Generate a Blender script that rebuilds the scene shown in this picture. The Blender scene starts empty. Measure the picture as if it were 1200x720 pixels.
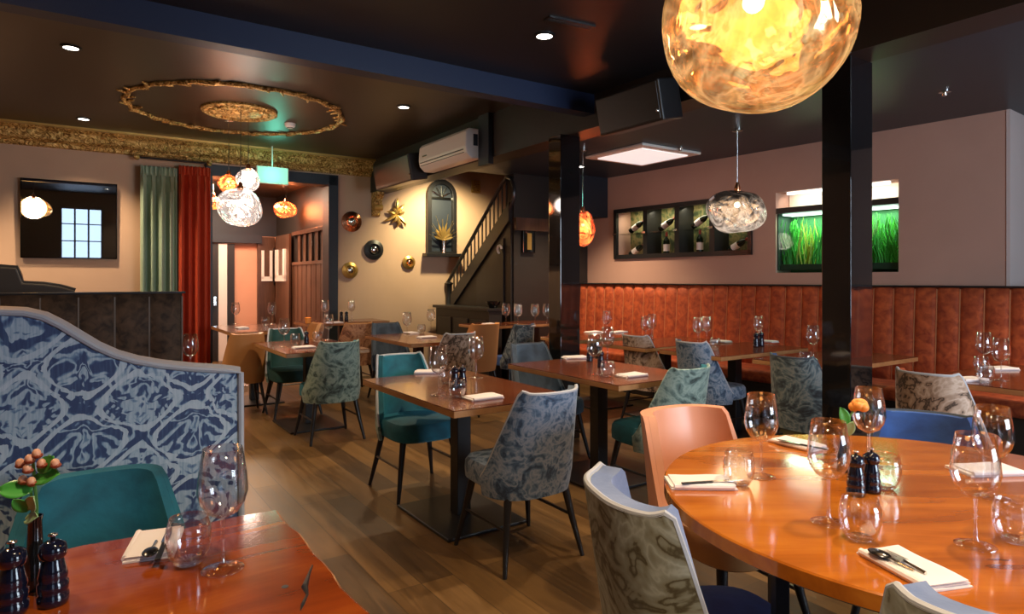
import bpy, math, random
from mathutils import Vector, Matrix
random.seed(7)
R = math.radians
C = bpy.context.scene.collection
sc = bpy.context.scene
F, UC, VH, CH = 760.0, 600.0, 327.0, 1.4
TH = R(34); CT, ST = math.cos(TH), math.sin(TH)
def P(u, v, z):                     # photo pixel at a known height above the floor
    Y = F*(CH-z)/(v-VH); return ((u-UC)/F*Y, Y)
def W(s, t): return (s*CT - t*ST, s*ST + t*CT)      # room axes -> world
def S(x, y): return (x*CT + y*ST, -x*ST + y*CT)     # world -> room axes
def hits(u, t):                     # where the sight line of column u meets room depth t
    dx, dy = u-UC, F; s_, t_ = S(dx, dy); k = t/t_; return s_*k, dy*k
def zat(v, Y): return CH + (VH-v)/F*Y

# ------------------------------------------------------------------ materials
def new_mat(name):
    m = bpy.data.materials.new(name); m.use_nodes = True
    nt = m.node_tree; b = nt.nodes['Principled BSDF']; return m, nt, b
def mat(name, col, rough=.5, metal=0, **k):
    m, nt, b = new_mat(name)
    b.inputs['Base Color'].default_value = (*col, 1); b.inputs['Roughness'].default_value = rough
    b.inputs['Metallic'].default_value = metal
    for a, v in k.items(): b.inputs[a.replace('_', ' ')].default_value = v
    return m
def nd(nt, t, **k):
    n = nt.nodes.new(t)
    for a, v in k.items(): setattr(n, a, v)
    return n
def ramp(nt, stops, fac, interp='LINEAR'):
    r = nd(nt, 'ShaderNodeValToRGB'); cr = r.color_ramp; cr.interpolation = interp
    while len(cr.elements) < len(stops): cr.elements.new(.5)
    for e, (p, c) in zip(cr.elements, stops): e.position = p; e.color = (*c, 1)
    nt.links.new(fac, r.inputs[0]); return r.outputs[0]
def coords(nt, scale=(1, 1, 1), rot=(0, 0, 0), loc=(0, 0, 0)):
    tc = nd(nt, 'ShaderNodeTexCoord'); mp = nd(nt, 'ShaderNodeMapping')
    mp.inputs['Scale'].default_value = scale; mp.inputs['Rotation'].default_value = rot; mp.inputs['Location'].default_value = loc
    nt.links.new(tc.outputs['Object'], mp.inputs[0]); return mp.outputs[0]
def noise(nt, vec, scale, detail=4, dist=0, rough=.5):
    n = nd(nt, 'ShaderNodeTexNoise'); n.inputs['Scale'].default_value = scale; n.inputs['Detail'].default_value = detail
    n.inputs['Distortion'].default_value = dist; n.inputs['Roughness'].default_value = rough
    nt.links.new(vec, n.inputs['Vector']); return n.outputs[0]
def bump(nt, b, h, st=.2, d=.01):
    n = nd(nt, 'ShaderNodeBump'); n.inputs['Strength'].default_value = st; n.inputs['Distance'].default_value = d
    nt.links.new(h, n.inputs['Height']); nt.links.new(n.outputs[0], b.inputs['Normal'])
def mth(nt, op, a, b_=None):
    n = nd(nt, 'ShaderNodeMath', operation=op)
    for i, x in enumerate((a, b_)):
        if x is None: continue
        if isinstance(x, (int, float)): n.inputs[i].default_value = x
        else: nt.links.new(x, n.inputs[i])
    return n.outputs[0]
def velvet(name, c1, c2, scale=6, rough=.75, sheen=.5):
    m, nt, b = new_mat(name); v = coords(nt)
    n = noise(nt, v, scale, 5, .6)
    nt.links.new(ramp(nt, [(.32, c1), (.68, c2)], n), b.inputs['Base Color'])
    b.inputs['Roughness'].default_value = rough; b.inputs['Sheen Weight'].default_value = sheen; b.inputs['Sheen Roughness'].default_value = .4
    b.inputs['Sheen Tint'].default_value = (*[min(1, x*2+.1) for x in c2], 1)
    bump(nt, b, noise(nt, v, 90, 3), .15, .004); return m
def swirl(name, stops, scale=7, dist=2.2, rough=.7, stretch=(1, 1, 1), seed=0, mult=3.2):
    # marbled, brushed pattern woven into the cloth
    m, nt, b = new_mat(name); v = coords(nt, stretch, loc=(seed, seed*1.7, seed*.6))
    n1 = noise(nt, v, scale, 3, dist, .55); n2 = noise(nt, v, scale*2.6, 4, 1.2)
    w = mth(nt, 'ADD', mth(nt, 'MULTIPLY', n1, .75), mth(nt, 'MULTIPLY', n2, .25))
    f = mth(nt, 'PINGPONG', mth(nt, 'MULTIPLY', w, mult), .5)
    f = mth(nt, 'MULTIPLY', f, 2)
    nt.links.new(ramp(nt, stops, f), b.inputs['Base Color'])
    b.inputs['Roughness'].default_value = rough; b.inputs['Sheen Weight'].default_value = .15
    bump(nt, b, n2, .2, .004); return m
def damask(name):
    m, nt, b = new_mat(name); tc = nd(nt, 'ShaderNodeTexCoord'); sp = nd(nt, 'ShaderNodeSeparateXYZ')
    nt.links.new(tc.outputs['Object'], sp.inputs[0])
    n0 = noise(nt, tc.outputs['Object'], 11, 3, .6)
    j = mth(nt, 'MULTIPLY', mth(nt, 'SUBTRACT', n0, .5), .075)
    px, pz = .155, .125
    x = mth(nt, 'PINGPONG', mth(nt, 'ADD', sp.outputs[0], j), px)
    z = mth(nt, 'ADD', sp.outputs[2], j)
    cb = nd(nt, 'ShaderNodeCombineXYZ'); nt.links.new(x, cb.inputs[0]); nt.links.new(mth(nt, 'FRACT', mth(nt, 'MULTIPLY', z, 1)), cb.inputs[2])
    n1 = noise(nt, cb.outputs[0], 10.5, 1.0, 2.0)
    f1 = mth(nt, 'MULTIPLY', mth(nt, 'PINGPONG', mth(nt, 'MULTIPLY', n1, 3.4), .5), 2)
    f1 = mth(nt, 'MINIMUM', 1, mth(nt, 'MAXIMUM', 0, mth(nt, 'MULTIPLY', mth(nt, 'SUBTRACT', f1, .42), 3.2)))
    # ogee lattice of pale bands with scrolls between them
    og = mth(nt, 'ADD', mth(nt, 'COSINE', mth(nt, 'MULTIPLY', x, math.pi/px)), mth(nt, 'MULTIPLY', mth(nt, 'COSINE', mth(nt, 'MULTIPLY', z, math.pi/pz)), .9))
    band = mth(nt, 'LESS_THAN', mth(nt, 'ABSOLUTE', mth(nt, 'SUBTRACT', mth(nt, 'ABSOLUTE', og), .35)), .17)
    core = mth(nt, 'GREATER_THAN', mth(nt, 'ABSOLUTE', og), 1.62)
    f = mth(nt, 'MAXIMUM', mth(nt, 'MULTIPLY', f1, .62), mth(nt, 'MULTIPLY', band, .74))
    v2 = coords(nt, (90, 90, 9)); streak = noise(nt, v2, 1.6, 4)
    f = mth(nt, 'ADD', mth(nt, 'MULTIPLY', f, .8), mth(nt, 'MULTIPLY', mth(nt, 'SUBTRACT', streak, .36), .55))
    nt.links.new(ramp(nt, [(.05, (.030, .055, .15)), (.22, (.065, .12, .25)), (.42, (.17, .28, .43)), (.60, (.38, .49, .60)), (.9, (.64, .70, .78))], f), b.inputs['Base Color'])
    b.inputs['Roughness'].default_value = .7; b.inputs['Sheen Weight'].default_value = .2
    bump(nt, b, f, .15, .003); return m
def wood(name, c1, c2, c3, axis=1, rough=.18, scale=1.0, coat=.5, crack=False):
    m, nt, b = new_mat(name)
    st = [14, 14, 14]; st[axis] = 1.3
    v = coords(nt, tuple(x*scale for x in st)); n = noise(nt, v, 1.0, 6, 1.3, .6)
    v2 = coords(nt, (2.2, 2.2, 2.2)); n2 = noise(nt, v2, 1.5, 3, 1)
    f = mth(nt, 'ADD', mth(nt, 'MULTIPLY', n, .6), mth(nt, 'MULTIPLY', n2, .4))
    col = ramp(nt, [(.3, c1), (.5, c2), (.7, c3)], f)
    nt.links.new(col, b.inputs['Base Color'])
    b.inputs['Roughness'].default_value = rough; b.inputs['Coat Weight'].default_value = coat; b.inputs['Coat Roughness'].default_value = .06
    return m
def planks(name):
    m, nt, b = new_mat(name)
    v = coords(nt, rot=(0, 0, R(90)))
    br = nd(nt, 'ShaderNodeTexBrick'); br.offset = .37; br.offset_frequency = 3
    br.inputs['Scale'].default_value = 1; br.inputs['Brick Width'].default_value = 1.35; br.inputs['Row Height'].default_value = .165
    br.inputs['Mortar Size'].default_value = .0016; br.inputs['Color1'].default_value = (0, 0, 0, 1); br.inputs['Color2'].default_value = (1, 1, 1, 1)
    br.inputs['Mortar'].default_value = (.5, .5, .5, 1); br.inputs['Bias'].default_value = 0
    nt.links.new(v, br.inputs['Vector'])
    g = noise(nt, coords(nt, (16, 1.4, 1)), 1, 6, 1.6, .6); big = noise(nt, coords(nt, (1.5, .8, 1)), 2, 3, .4)
    f = mth(nt, 'ADD', mth(nt, 'MULTIPLY', br.outputs[0], .38), mth(nt, 'ADD', mth(nt, 'MULTIPLY', g, .46), mth(nt, 'MULTIPLY', big, .28)))
    col = ramp(nt, [(.25, (.028, .015, .006)), (.45, (.066, .035, .013)), (.62, (.12, .063, .021)), (.82, (.21, .115, .040))], f)
    mx = nd(nt, 'ShaderNodeMix', data_type='RGBA'); nt.links.new(br.outputs[1], mx.inputs[0]); nt.links.new(col, mx.inputs[6]); mx.inputs[7].default_value = (.03, .018, .01, 1)
    nt.links.new(mx.outputs[2], b.inputs['Base Color'])
    nt.links.new(ramp(nt, [(.2, (.28,)*3), (.8, (.46,)*3)], g), b.inputs['Roughness'])
    bump(nt, b, g, .12, .004); return m
def emis(name, col, st, base=(.02, .02, .02)):
    m, nt, b = new_mat(name); b.inputs['Base Color'].default_value = (*base, 1)
    b.inputs['Emission Color'].default_value = (*col, 1); b.inputs['Emission Strength'].default_value = st; return m
def thin_glass(name, tint=(1, 1, 1), refl=1.0, base=.06, power=2.6):
    m = bpy.data.materials.new(name); m.use_nodes = True; nt = m.node_tree; nt.nodes.clear()
    o = nd(nt, 'ShaderNodeOutputMaterial'); tr = nd(nt, 'ShaderNodeBsdfTransparent'); gl = nd(nt, 'ShaderNodeBsdfGlossy'); mx = nd(nt, 'ShaderNodeMixShader')
    tr.inputs[0].default_value = (*tint, 1); gl.inputs['Roughness'].default_value = .02; gl.inputs[0].default_value = (refl, refl, refl, 1)
    lw = nd(nt, 'ShaderNodeLayerWeight'); lw.inputs[0].default_value = .5
    f = mth(nt, 'ADD', mth(nt, 'MULTIPLY', mth(nt, 'POWER', lw.outputs[1], power), .75), base)
    nt.links.new(f, mx.inputs[0]); nt.links.new(tr.outputs[0], mx.inputs[1]); nt.links.new(gl.outputs[0], mx.inputs[2]); nt.links.new(mx.outputs[0], o.inputs[0]); return m
def melt(name, tint, metal, em, strength, clear=.45, scale=3.2, coat=None):
    # partly mirrored, swirling blown glass with light behind it
    m = bpy.data.materials.new(name); m.use_nodes = True; nt = m.node_tree; nt.nodes.clear()
    o = nd(nt, 'ShaderNodeOutputMaterial'); v = coords(nt)
    n = noise(nt, v, scale, 2, 2.8); n2 = noise(nt, v, scale*1.7, 3, 4)
    tr = nd(nt, 'ShaderNodeBsdfTransparent'); tr.inputs[0].default_value = (*tint, 1)
    gl = nd(nt, 'ShaderNodeBsdfGlossy'); gl.inputs[0].default_value = (*metal, 1); gl.inputs['Roughness'].default_value = .08
    bp = nd(nt, 'ShaderNodeBump'); bp.inputs['Strength'].default_value = .9; bp.inputs['Distance'].default_value = .05; nt.links.new(n, bp.inputs['Height']); nt.links.new(bp.outputs[0], gl.inputs['Normal'])
    e = nd(nt, 'ShaderNodeEmission'); nt.links.new(ramp(nt, [(.38, tuple(x*.12 for x in em)), (.48, tuple(x*.5 for x in em)), (.55, em), (.6, tuple(x*.3 for x in em)), (.7, tuple(min(1, x*1.2+.1) for x in em))], n2), e.inputs[0]); e.inputs[1].default_value = strength
    m1 = nd(nt, 'ShaderNodeMixShader'); m2 = nd(nt, 'ShaderNodeAddShader')
    f = ramp(nt, [(.35, (1-clear,)*3), (.6, (.25,)*3), (.75, (1,)*3)], n)
    if coat is not None:      # mirror coating fading downwards from the cap
        sp = nd(nt, 'ShaderNodeSeparateXYZ'); nt.links.new(v, sp.inputs[0])
        g = ramp(nt, [(.30, (0,)*3), (.62, (.97,)*3)], mth(nt, 'ADD', mth(nt, 'MULTIPLY', sp.outputs[2], 1.6), mth(nt, 'ADD', mth(nt, 'MULTIPLY', n, .5), coat)))
        f = mth(nt, 'MAXIMUM', mth(nt, 'MULTIPLY', f, .5), g); iv = mth(nt, 'SUBTRACT', 1, g)
        nt.links.new(mth(nt, 'MULTIPLY', iv, strength), e.inputs[1])
    nt.links.new(f, m1.inputs[0]); nt.links.new(tr.outputs[0], m1.inputs[1]); nt.links.new(gl.outputs[0], m1.inputs[2])
    nt.links.new(m1.outputs[0], m2.inputs[0]); nt.links.new(e.outputs[0], m2.inputs[1]); nt.links.new(m2.outputs[0], o.inputs[0]); return m
def plaster(name, c, var=.06, rough=.8):
    m, nt, b = new_mat(name); n = noise(nt, coords(nt), 1.4, 5, .3)
    nt.links.new(ramp(nt, [(.3, tuple(x*(1-var) for x in c)), (.7, tuple(x*(1+var) for x in c))], n), b.inputs['Base Color'])
    b.inputs['Roughness'].default_value = rough; bump(nt, b, noise(nt, coords(nt), 60, 3), .08, .003); return m

M = dict(
 steel=mat('brushed_steel', (.85, .82, .78), .32, 1),
 floor=planks('oak_planks'),
 wall_far=plaster('warm_taupe_plaster', (.56, .365, .25)),
 wall_right=plaster('dusty_pink_plaster', (.52, .315, .25)),
 wall_ret=plaster('lit_return_plaster', (.62, .52, .50)),  # wall return: the light on this face is put into a lighter colour
 pink=plaster('salmon_plaster', (.75, .38, .25)),
 ceil_left=plaster('bronze_brown_paint', (.042, .025, .012), rough=.42),
 ceil_near=plaster('charcoal_ceiling_paint', (.016, .014, .018), rough=.45),
 ceil_right=plaster('ink_blue_ceiling_paint', (.022, .034, .052), rough=.4),
 navy=mat('navy_beam_paint', (.006, .016, .060), .5),
 dark=mat('dark_brown_paint', (.020, .015, .013), .45),
 slate=mat('slate_blue_paint', (.014, .020, .032), .5),
 black=mat('black_lacquer', (.006, .006, .007), .06, 0, Coat_Weight=.6),
 blackm=mat('matt_black_metal', (.012, .012, .014), .4),
 leg=mat('black_stained_wood', (.014, .013, .015), .3),
 gold=mat('aged_gold', (.62, .40, .12), .38, .85),
 copper=mat('copper', (.85, .38, .2), .2, 1),
 chrome=mat('polished_steel', (.7, .7, .7), .15, 1),
 white=mat('white_plastic', (.86, .80, .76), .4),
 mirror=mat('mirror_glass', (.80, .80, .82), .01, 1),
 napkin=None, glass=thin_glass('clear_glass', (.97, .97, .98), 1.0, .08, 2.2),
 pane=thin_glass('window_glass', (.96, .98, .98), .6, .03),
 mill=mat('navy_black_gloss', (.006, .007, .02), .12, 0, Coat_Weight=.5),
 tank=thin_glass('tank_glass', (.85, .97, .9), .4, .02),
 toptan=wood('red_brown_tabletop', (.07, .017, .007), (.125, .030, .010), (.21, .058, .018), 1, .2, 1, .3),
 topedge=wood('tabletop_edge_wood', (.30, .13, .05), (.42, .2, .08), (.55, .28, .12), 1, .3, 1, .2),
 toporange=wood('orange_walnut_top', (.20, .045, .006), (.44, .125, .013), (.62, .22, .028), 0, .12, .45),
 topred=wood('red_walnut_live_edge_top', (.14, .020, .004), (.27, .048, .007), (.45, .12, .018), 0, .14, .5),
 orange=velvet('rust_velvet', (.26, .035, .009), (.56, .11, .028), 16),
 brownv=velvet('brown_velvet', (.03, .018, .011), (.12, .07, .04), 18),
 teal=velvet('teal_velvet', (.003, .055, .085), (.010, .165, .235), 5),
 green=velvet('bottle_green_velvet', (.004, .03, .03), (.012, .075, .075), 5),
 blue=velvet('royal_blue_velvet', (.008, .028, .12), (.02, .075, .27), 5),
 bluegrey=velvet('periwinkle_velvet', (.10, .15, .30), (.22, .28, .45), 5),
 slatev=velvet('slate_velvet', (.02, .032, .055), (.06, .095, .15), 8),
 piping=mat('pale_grey_piping', (.42, .44, .50), .6), pipedark=mat('dark_piping', (.03, .04, .06), .6),
 pat_blue=swirl('blue_grey_marbled_cloth', [(.0, (.018, .038, .085)), (.35, (.05, .10, .19)), (.65, (.12, .19, .30)), (1, (.26, .31, .42))], 9, 1.6),
 pat_green=swirl('sage_marbled_cloth', [(.0, (.02, .035, .035)), (.3, (.08, .13, .125)), (.62, (.17, .26, .24)), (1, (.30, .39, .35))], 7, 1.6, seed=3),
 pat_beige=swirl('beige_marbled_cloth', [(.0, (.05, .03, .02)), (.13, (.13, .08, .055)), (.22, (.34, .22, .16)), (.6, (.46, .32, .24)), (1, (.62, .47, .38))], 6, 1.3, stretch=(1, 1, .8), seed=5, mult=4.5),
 pat_sand=swirl('sand_scroll_cloth', [(.0, (.08, .06, .025)), (.13, (.13, .11, .06)), (.25, (.25, .24, .17)), (.7, (.33, .34, .28)), (1, (.46, .48, .42))], 4.5, 1.2, seed=8, mult=4.6),
 pat_dark=swirl('dark_teal_marbled_cloth', [(.0, (.010, .014, .022)), (.4, (.03, .045, .06)), (.75, (.09, .13, .15)), (1, (.20, .22, .22))], 5, 2.4, seed=11),
 pat_rust=swirl('rust_marbled_cloth', [(.0, (.12, .04, .02)), (.4, (.30, .12, .06)), (1, (.48, .24, .13))], 6, 2.0, seed=2),
 damask=damask('blue_damask_cloth'),
 tan=mat('tan_leather', (.52, .24, .09), .4), peach=mat('peach_leather', (.72, .33, .21), .34),
 green_c=velvet('sage_green_curtain', (.30, .40, .29), (.34, .44, .33), 2), red_c=velvet('rust_red_curtain', (.46, .042, .010), (.54, .06, .014), 2),
 panel=wood('brown_panelling', (.05, .022, .012), (.09, .04, .022), (.15, .07, .04), 2, .35, 1, .2),
 leaf=mat('green_leaf', (.07, .34, .05), .35), leafpale=mat('pale_green_leaf', (.42, .62, .30), .4), stem=mat('green_stem', (.12, .3, .06), .5),
 berry=mat('peach_berry', (.75, .38, .24), .3), berryred=mat('red_sepal', (.28, .05, .02), .4), rose=mat('orange_petals', (.95, .36, .07), .45),
 weed=mat('water_weed', (.05, .36, .03), .5), weedy=mat('yellow_weed', (.5, .5, .07), .5), gravel=mat('dark_gravel', (.03, .05, .04), .9),
 led=emis('led_strip', (.9, 1, .92), 2.5), spot=emis('downlight_lens', (1, .90, .78), 9), exitg=emis('exit_panel', (.28, .80, .46), .85, (.05, .2, .1)),
 bulb=emis('bulb', (1, .74, .45), 9), sky=emis('daylight', (.62, .78, 1), 4),
 melt_gold=melt('amber_melt_glass', (1, .74, .42), (.95, .62, .32), (1, .58, .24), .36, .45, 1.7),
 melt_smoke=melt('smoky_melt_glass', (.45, .42, .40), (.34, .31, .30), (.95, .76, .60), .45, .12, 2.2, .15),
 melt_clear=melt('clear_melt_glass', (.95, .93, .92), (1, .96, .92), (1, .85, .78), .30, .6, 3.5),
 melt_cop=melt('copper_shade', (.9, .4, .25), (.85, .36, .2), (1, .34, .14), .22, .1, 3),
 melt_copper=melt('copper_melt_glass', (1, .5, .3), (1, .5, .3), (1, .32, .10), .45, .4, 5),
)
m, nt, b = new_mat('napkin_linen'); b.inputs['Base Color'].default_value = (.78, .72, .74, 1); b.inputs['Roughness'].default_value = .85
bump(nt, b, noise(nt, coords(nt), 400, 2), .15, .001); M['napkin'] = m
m, nt, b = new_mat('gilded_relief'); b.inputs['Metallic'].default_value = .7; b.inputs['Roughness'].default_value = .42
vv = coords(nt); n1 = noise(nt, vv, 16, 4, 2.5)
nt.links.new(ramp(nt, [(.35, (.20, .10, .025)), (.5, (.60, .36, .11)), (.65, (.95, .68, .28))], n1), b.inputs['Base Color']); bump(nt, b, n1, 1.0, .03); M['relief'] = m

# ------------------------------------------------------------------ mesh building
class MB:
    def __init__(s): s.v = []; s.f = []
    def add(s, vs, fs):
        o = len(s.v); s.v += [tuple(v) for v in vs]; s.f += [tuple(i+o for i in f) for f in fs]; return s
    def box(s, x0, x1, y0, y1, z0, z1):
        return s.add([(x0, y0, z0), (x1, y0, z0), (x1, y1, z0), (x0, y1, z0), (x0, y0, z1), (x1, y0, z1), (x1, y1, z1), (x0, y1, z1)],
                     [(0, 3, 2, 1), (4, 5, 6, 7), (0, 1, 5, 4), (1, 2, 6, 5), (2, 3, 7, 6), (3, 0, 4, 7)])
    def prism(s, poly, z0, z1, axis='z'):
        n = len(poly)
        def q(p, h): return (p[0], p[1], h) if axis == 'z' else ((p[0], h, p[1]) if axis == 'y' else (h, p[0], p[1]))
        vs = [q(p, z0) for p in poly]+[q(p, z1) for p in poly]
        fs = [tuple(range(n))[::-1], tuple(range(n, 2*n))]+[(i, (i+1) % n, (i+1) % n+n, i+n) for i in range(n)]
        return s.add(vs, fs)
    def lathe(s, prof, n=20, c=(0, 0, 0), close=False):
        vs = []; fs = []
        for r, z in prof:
            for k in range(n):
                a = 2*math.pi*k/n; vs.append((c[0]+r*math.cos(a), c[1]+r*math.sin(a), c[2]+z))
        for i in range(len(prof)-1):
            for k in range(n):
                k2 = (k+1) % n; fs.append((i*n+k, i*n+k2, (i+1)*n+k2, (i+1)*n+k))
        if prof[0][0] > 1e-6 and close: fs.append(tuple(range(n))[::-1])
        if prof[-1][0] > 1e-6 and close: fs.append(tuple((len(prof)-1)*n+k for k in range(n)))
        return s.add(vs, fs)
    def tube(s, pts, rad, n=8):
        pts = [Vector(p) for p in pts]; L = len(pts); rad = rad if isinstance(rad, (list, tuple)) else [rad]*L
        vs = []; fs = []; up = None
        for i, p in enumerate(pts):
            d = (pts[min(i+1, L-1)]-pts[max(i-1, 0)]).normalized()
            if up is None: up = Vector((0, 0, 1)) if abs(d.z) < .9 else Vector((1, 0, 0))
            a = d.cross(up).normalized(); b_ = a.cross(d).normalized(); up = b_
            for k in range(n):
                t = 2*math.pi*k/n; vs.append(p+(a*math.cos(t)+b_*math.sin(t))*rad[i])
        for i in range(L-1):
            for k in range(n):
                k2 = (k+1) % n; fs.append((i*n+k, i*n+k2, (i+1)*n+k2, (i+1)*n+k))
        fs.append(tuple(range(n))[::-1]); fs.append(tuple((L-1)*n+k for k in range(n)))
        return s.add(vs, fs)
    def ball(s, c, r, n=12, m_=8, sc_=(1, 1, 1), fn=None):
        vs = []; fs = []
        for i in range(m_+1):
            th = math.pi*i/m_
            for k in range(n):
                a = 2*math.pi*k/n; d = Vector((math.sin(th)*math.cos(a), math.sin(th)*math.sin(a), math.cos(th)))
                rr = r*(fn(d) if fn else 1); vs.append((c[0]+d.x*rr*sc_[0], c[1]+d.y*rr*sc_[1], c[2]+d.z*rr*sc_[2]))
        for i in range(m_):
            for k in range(n):
                k2 = (k+1) % n; fs.append((i*n+k, (i+1)*n+k, (i+1)*n+k2, i*n+k2))
        return s.add(vs, fs)
    def sheet(s, fo, fi, nu, nv):   # closed shell between two surfaces
        vs = []; fs = []; st = (nu+1)*(nv+1)
        for fn in (fo, fi):
            for i in range(nu+1):
                for j in range(nv+1): vs.append(fn(i/nu, j/nv))
        def id_(l, i, j): return l*st+i*(nv+1)+j
        for i in range(nu):
            for j in range(nv):
                fs.append((id_(0, i, j), id_(0, i+1, j), id_(0, i+1, j+1), id_(0, i, j+1)))
                fs.append((id_(1, i, j), id_(1, i, j+1), id_(1, i+1, j+1), id_(1, i+1, j)))
        for i in range(nu):
            fs.append((id_(0, i, 0), id_(1, i, 0), id_(1, i+1, 0), id_(0, i+1, 0))); fs.append((id_(0, i, nv), id_(0, i+1, nv), id_(1, i+1, nv), id_(1, i, nv)))
        for j in range(nv):
            fs.append((id_(0, 0, j), id_(0, 0, j+1), id_(1, 0, j+1), id_(1, 0, j))); fs.append((id_(0, nu, j), id_(1, nu, j), id_(1, nu, j+1), id_(0, nu, j+1)))
        return s.add(vs, fs)
    def obj(s, name, mt, parent=None, smooth=False, bevel=0, seg=2, subsurf=0, loc=None, rz=None):
        me = bpy.data.meshes.new(name); me.from_pydata([tuple(v) for v in s.v], [], s.f); me.validate()
        import bmesh
        bm = bmesh.new(); bm.from_mesh(me); bmesh.ops.remove_doubles(bm, verts=bm.verts, dist=1e-6); bmesh.ops.recalc_face_normals(bm, faces=bm.faces); bm.to_mesh(me); bm.free()
        if smooth:
            me.shade_smooth()
            if smooth != 'all': me.set_sharp_from_angle(angle=R(40))
        me.materials.append(M[mt] if isinstance(mt, str) else mt)
        o = bpy.data.objects.new(name, me); C.objects.link(o); o.parent = parent
        if bevel:
            bv = o.modifiers.new('bevel', 'BEVEL'); bv.width = bevel; bv.segments = seg; bv.limit_method = 'ANGLE'; bv.angle_limit = R(40)
        if subsurf:
            ss = o.modifiers.new('sub', 'SUBSURF'); ss.levels = ss.render_levels = subsurf
        if loc is not None: o.location = loc
        if rz is not None: o.rotation_euler.z = rz
        return o
def tag(o, label=None, cat=None, group=None, kind=None):
    if label: o['label'] = label
    if cat: o['category'] = cat
    if group: o['group'] = group
    if kind: o['kind'] = kind
    return o
def thing(name, label, cat, loc=(0, 0, 0), rz=0, group=None):
    o = bpy.data.objects.new(name, None); o.empty_display_size = .1; C.objects.link(o); o.location = loc; o.rotation_euler.z = rz
    return tag(o, label, cat, group)
def copy_tree(o, parent=None):
    c = o.copy(); C.objects.link(c); c.parent = parent
    for ch in list(o.children): copy_tree(ch, c)
    return c
def setting(mb, name, mt, **k): return tag(mb.obj(name, mt, rz=TH, **k), kind='structure')

# ------------------------------------------------------------------ room shell (room axes s, t)
TF = 8.92; SL = -3.0; TB = -1.8
ZL, ZN, ZR = 3.1, 2.92, 2.8
setting(MB().box(SL-.2, 9.2, TB-.2, 13, -.1, 0), 'floor', 'floor')
setting(MB().box(SL-.2, 3.7, 4.15, TF+.1, ZL, ZL+.1), 'ceiling', 'ceil_left')
setting(MB().box(SL-.2, 3.7, TB-.2, 4.15, ZN, ZN+.1), 'ceiling', 'ceil_near')
setting(MB().box(3.7, 9.2, TB-.2, 7.3, ZR, ZR+.1), 'ceiling', 'ceil_right')
setting(MB().box(3.7, 9.2, 7.1, TF+.1, ZL, ZL+.1), 'ceiling', 'dark')
# far wall with the hall doorway
D0, D1, DZ = 1.42, 2.97, 2.76
mb = MB().box(SL-.2, D0, TF, TF+.2, 0, 3.2).box(D1, 9.2, TF, TF+.2, 0, 3.2).box(D0, D1, TF, TF+.2, DZ, 3.2)
setting(mb, 'wall_far', 'wall_far')
setting(MB().box(SL-.2, SL, TB-.2, TF+.2, 0, 3.2), 'wall_left', 'wall_far')
# back wall with two sash windows behind the viewpoint
BW = [(-.30, .60), (2.6, 4.8)]; BZ0, BZ1 = .85, 2.55
mb = MB(); x = SL
for a, b_ in BW: mb.box(x, a, TB-.2, TB, 0, 3.0); mb.box(a, b_, TB-.2, TB, 0, BZ0); mb.box(a, b_, TB-.2, TB, BZ1, 3.0); x = b_
mb.box(x, 9.2, TB-.2, TB, 0, 3.0); setting(mb, 'wall_back', 'dark')
for i, (a, b_) in enumerate(BW):
    mb = MB(); w = .04
    mb.box(a, b_, TB-.12, TB-.04, BZ0, BZ0+w).box(a, b_, TB-.12, TB-.04, BZ1-w, BZ1)
    n = 3 if i == 0 else 4
    for k in range(n+1):
        xx = a+(b_-a-w)*k/n; mb.box(xx, xx+w, TB-.12, TB-.04, BZ0, BZ1)
    for k in range(1, 4):
        zz = BZ0+(BZ1-BZ0)*k/4; mb.box(a, b_, TB-.11, TB-.06, zz, zz+.025)
    fr = setting(mb, 'window_%d' % (i+1), 'slate')
    pn = MB().box(a+w, b_-w, TB-.09, TB-.08, BZ0+w, BZ1-w).obj('pane', 'pane', fr)
# right wall, straight between two points, with two recesses
RW0, RW1 = S(*P(711, 209, ZR)), S(*P(1183, 128, ZR))     # far, near
def rw(t): k = (t-RW0[1])/(RW1[1]-RW0[1]); return RW0[0]+(RW1[0]-RW0[0])*k
rdir = Vector((RW1[0]-RW0[0], RW1[1]-RW0[1])).normalized()    # towards camera
RA = math.atan2(rdir.y, rdir.x)         # local x runs along the wall toward the camera
RO = W(*RW0)
def rwu(u):                             # distance along wall from RO and depth Y for image column u
    d = Vector((u-UC, F)); o = Vector(RO); w = Vector((rdir.x*CT-rdir.y*ST, rdir.x*ST+rdir.y*CT))
    det = d.x*(-w.y)+w.x*d.y; k = (o.x*(-w.y)+w.x*o.y)/det; pt = d*k; return (pt-o).dot(w), pt.y
RROT = RA+TH
# local frame of right wall: x along toward camera, y = into the wall (left normal) => check sign: away from room is +y
def rsetting(mb, name, mt, **k): return tag(mb.obj(name, mt, loc=(RO[0], RO[1], 0), rz=RROT, **k), kind='structure')
def rthing(name, label, cat, group=None): return thing(name, label, cat, (RO[0], RO[1], 0), RROT, group)
xw0, yw0 = rwu(722); xw1, yw1 = rwu(880); wz0 = zat(303, yw0); wz1 = zat(247, yw0)
xa0, ya0 = rwu(909); xa1, ya1 = rwu(1053); az0 = zat(320, ya0); az1 = zat(226, ya0)
XE = rwu(1183)[0]
TK = .34
mb = MB(); Z1 = 3.0
for (a, b_, h0, h1) in ((xw0, xw1, wz0, wz1), (xa0, xa1, az0, az1)):
    mb.box(a, b_, 0, TK, 0, h0); mb.box(a, b_, 0, TK, h1, Z1); mb.box(a, b_, TK-.02, TK+.02, h0, h1)
mb.box(-2.6, xw0, 0, TK, 0, Z1+.1); mb.box(xw1, xa0, 0, TK, 0, Z1); mb.box(xa1, XE, 0, TK, 0, Z1)
mb.box(XE-.01, XE+3.9, .55, .75, 0, Z1); mb.box(XE-.3, XE, TK-.1, .6, 0, Z1)
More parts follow.
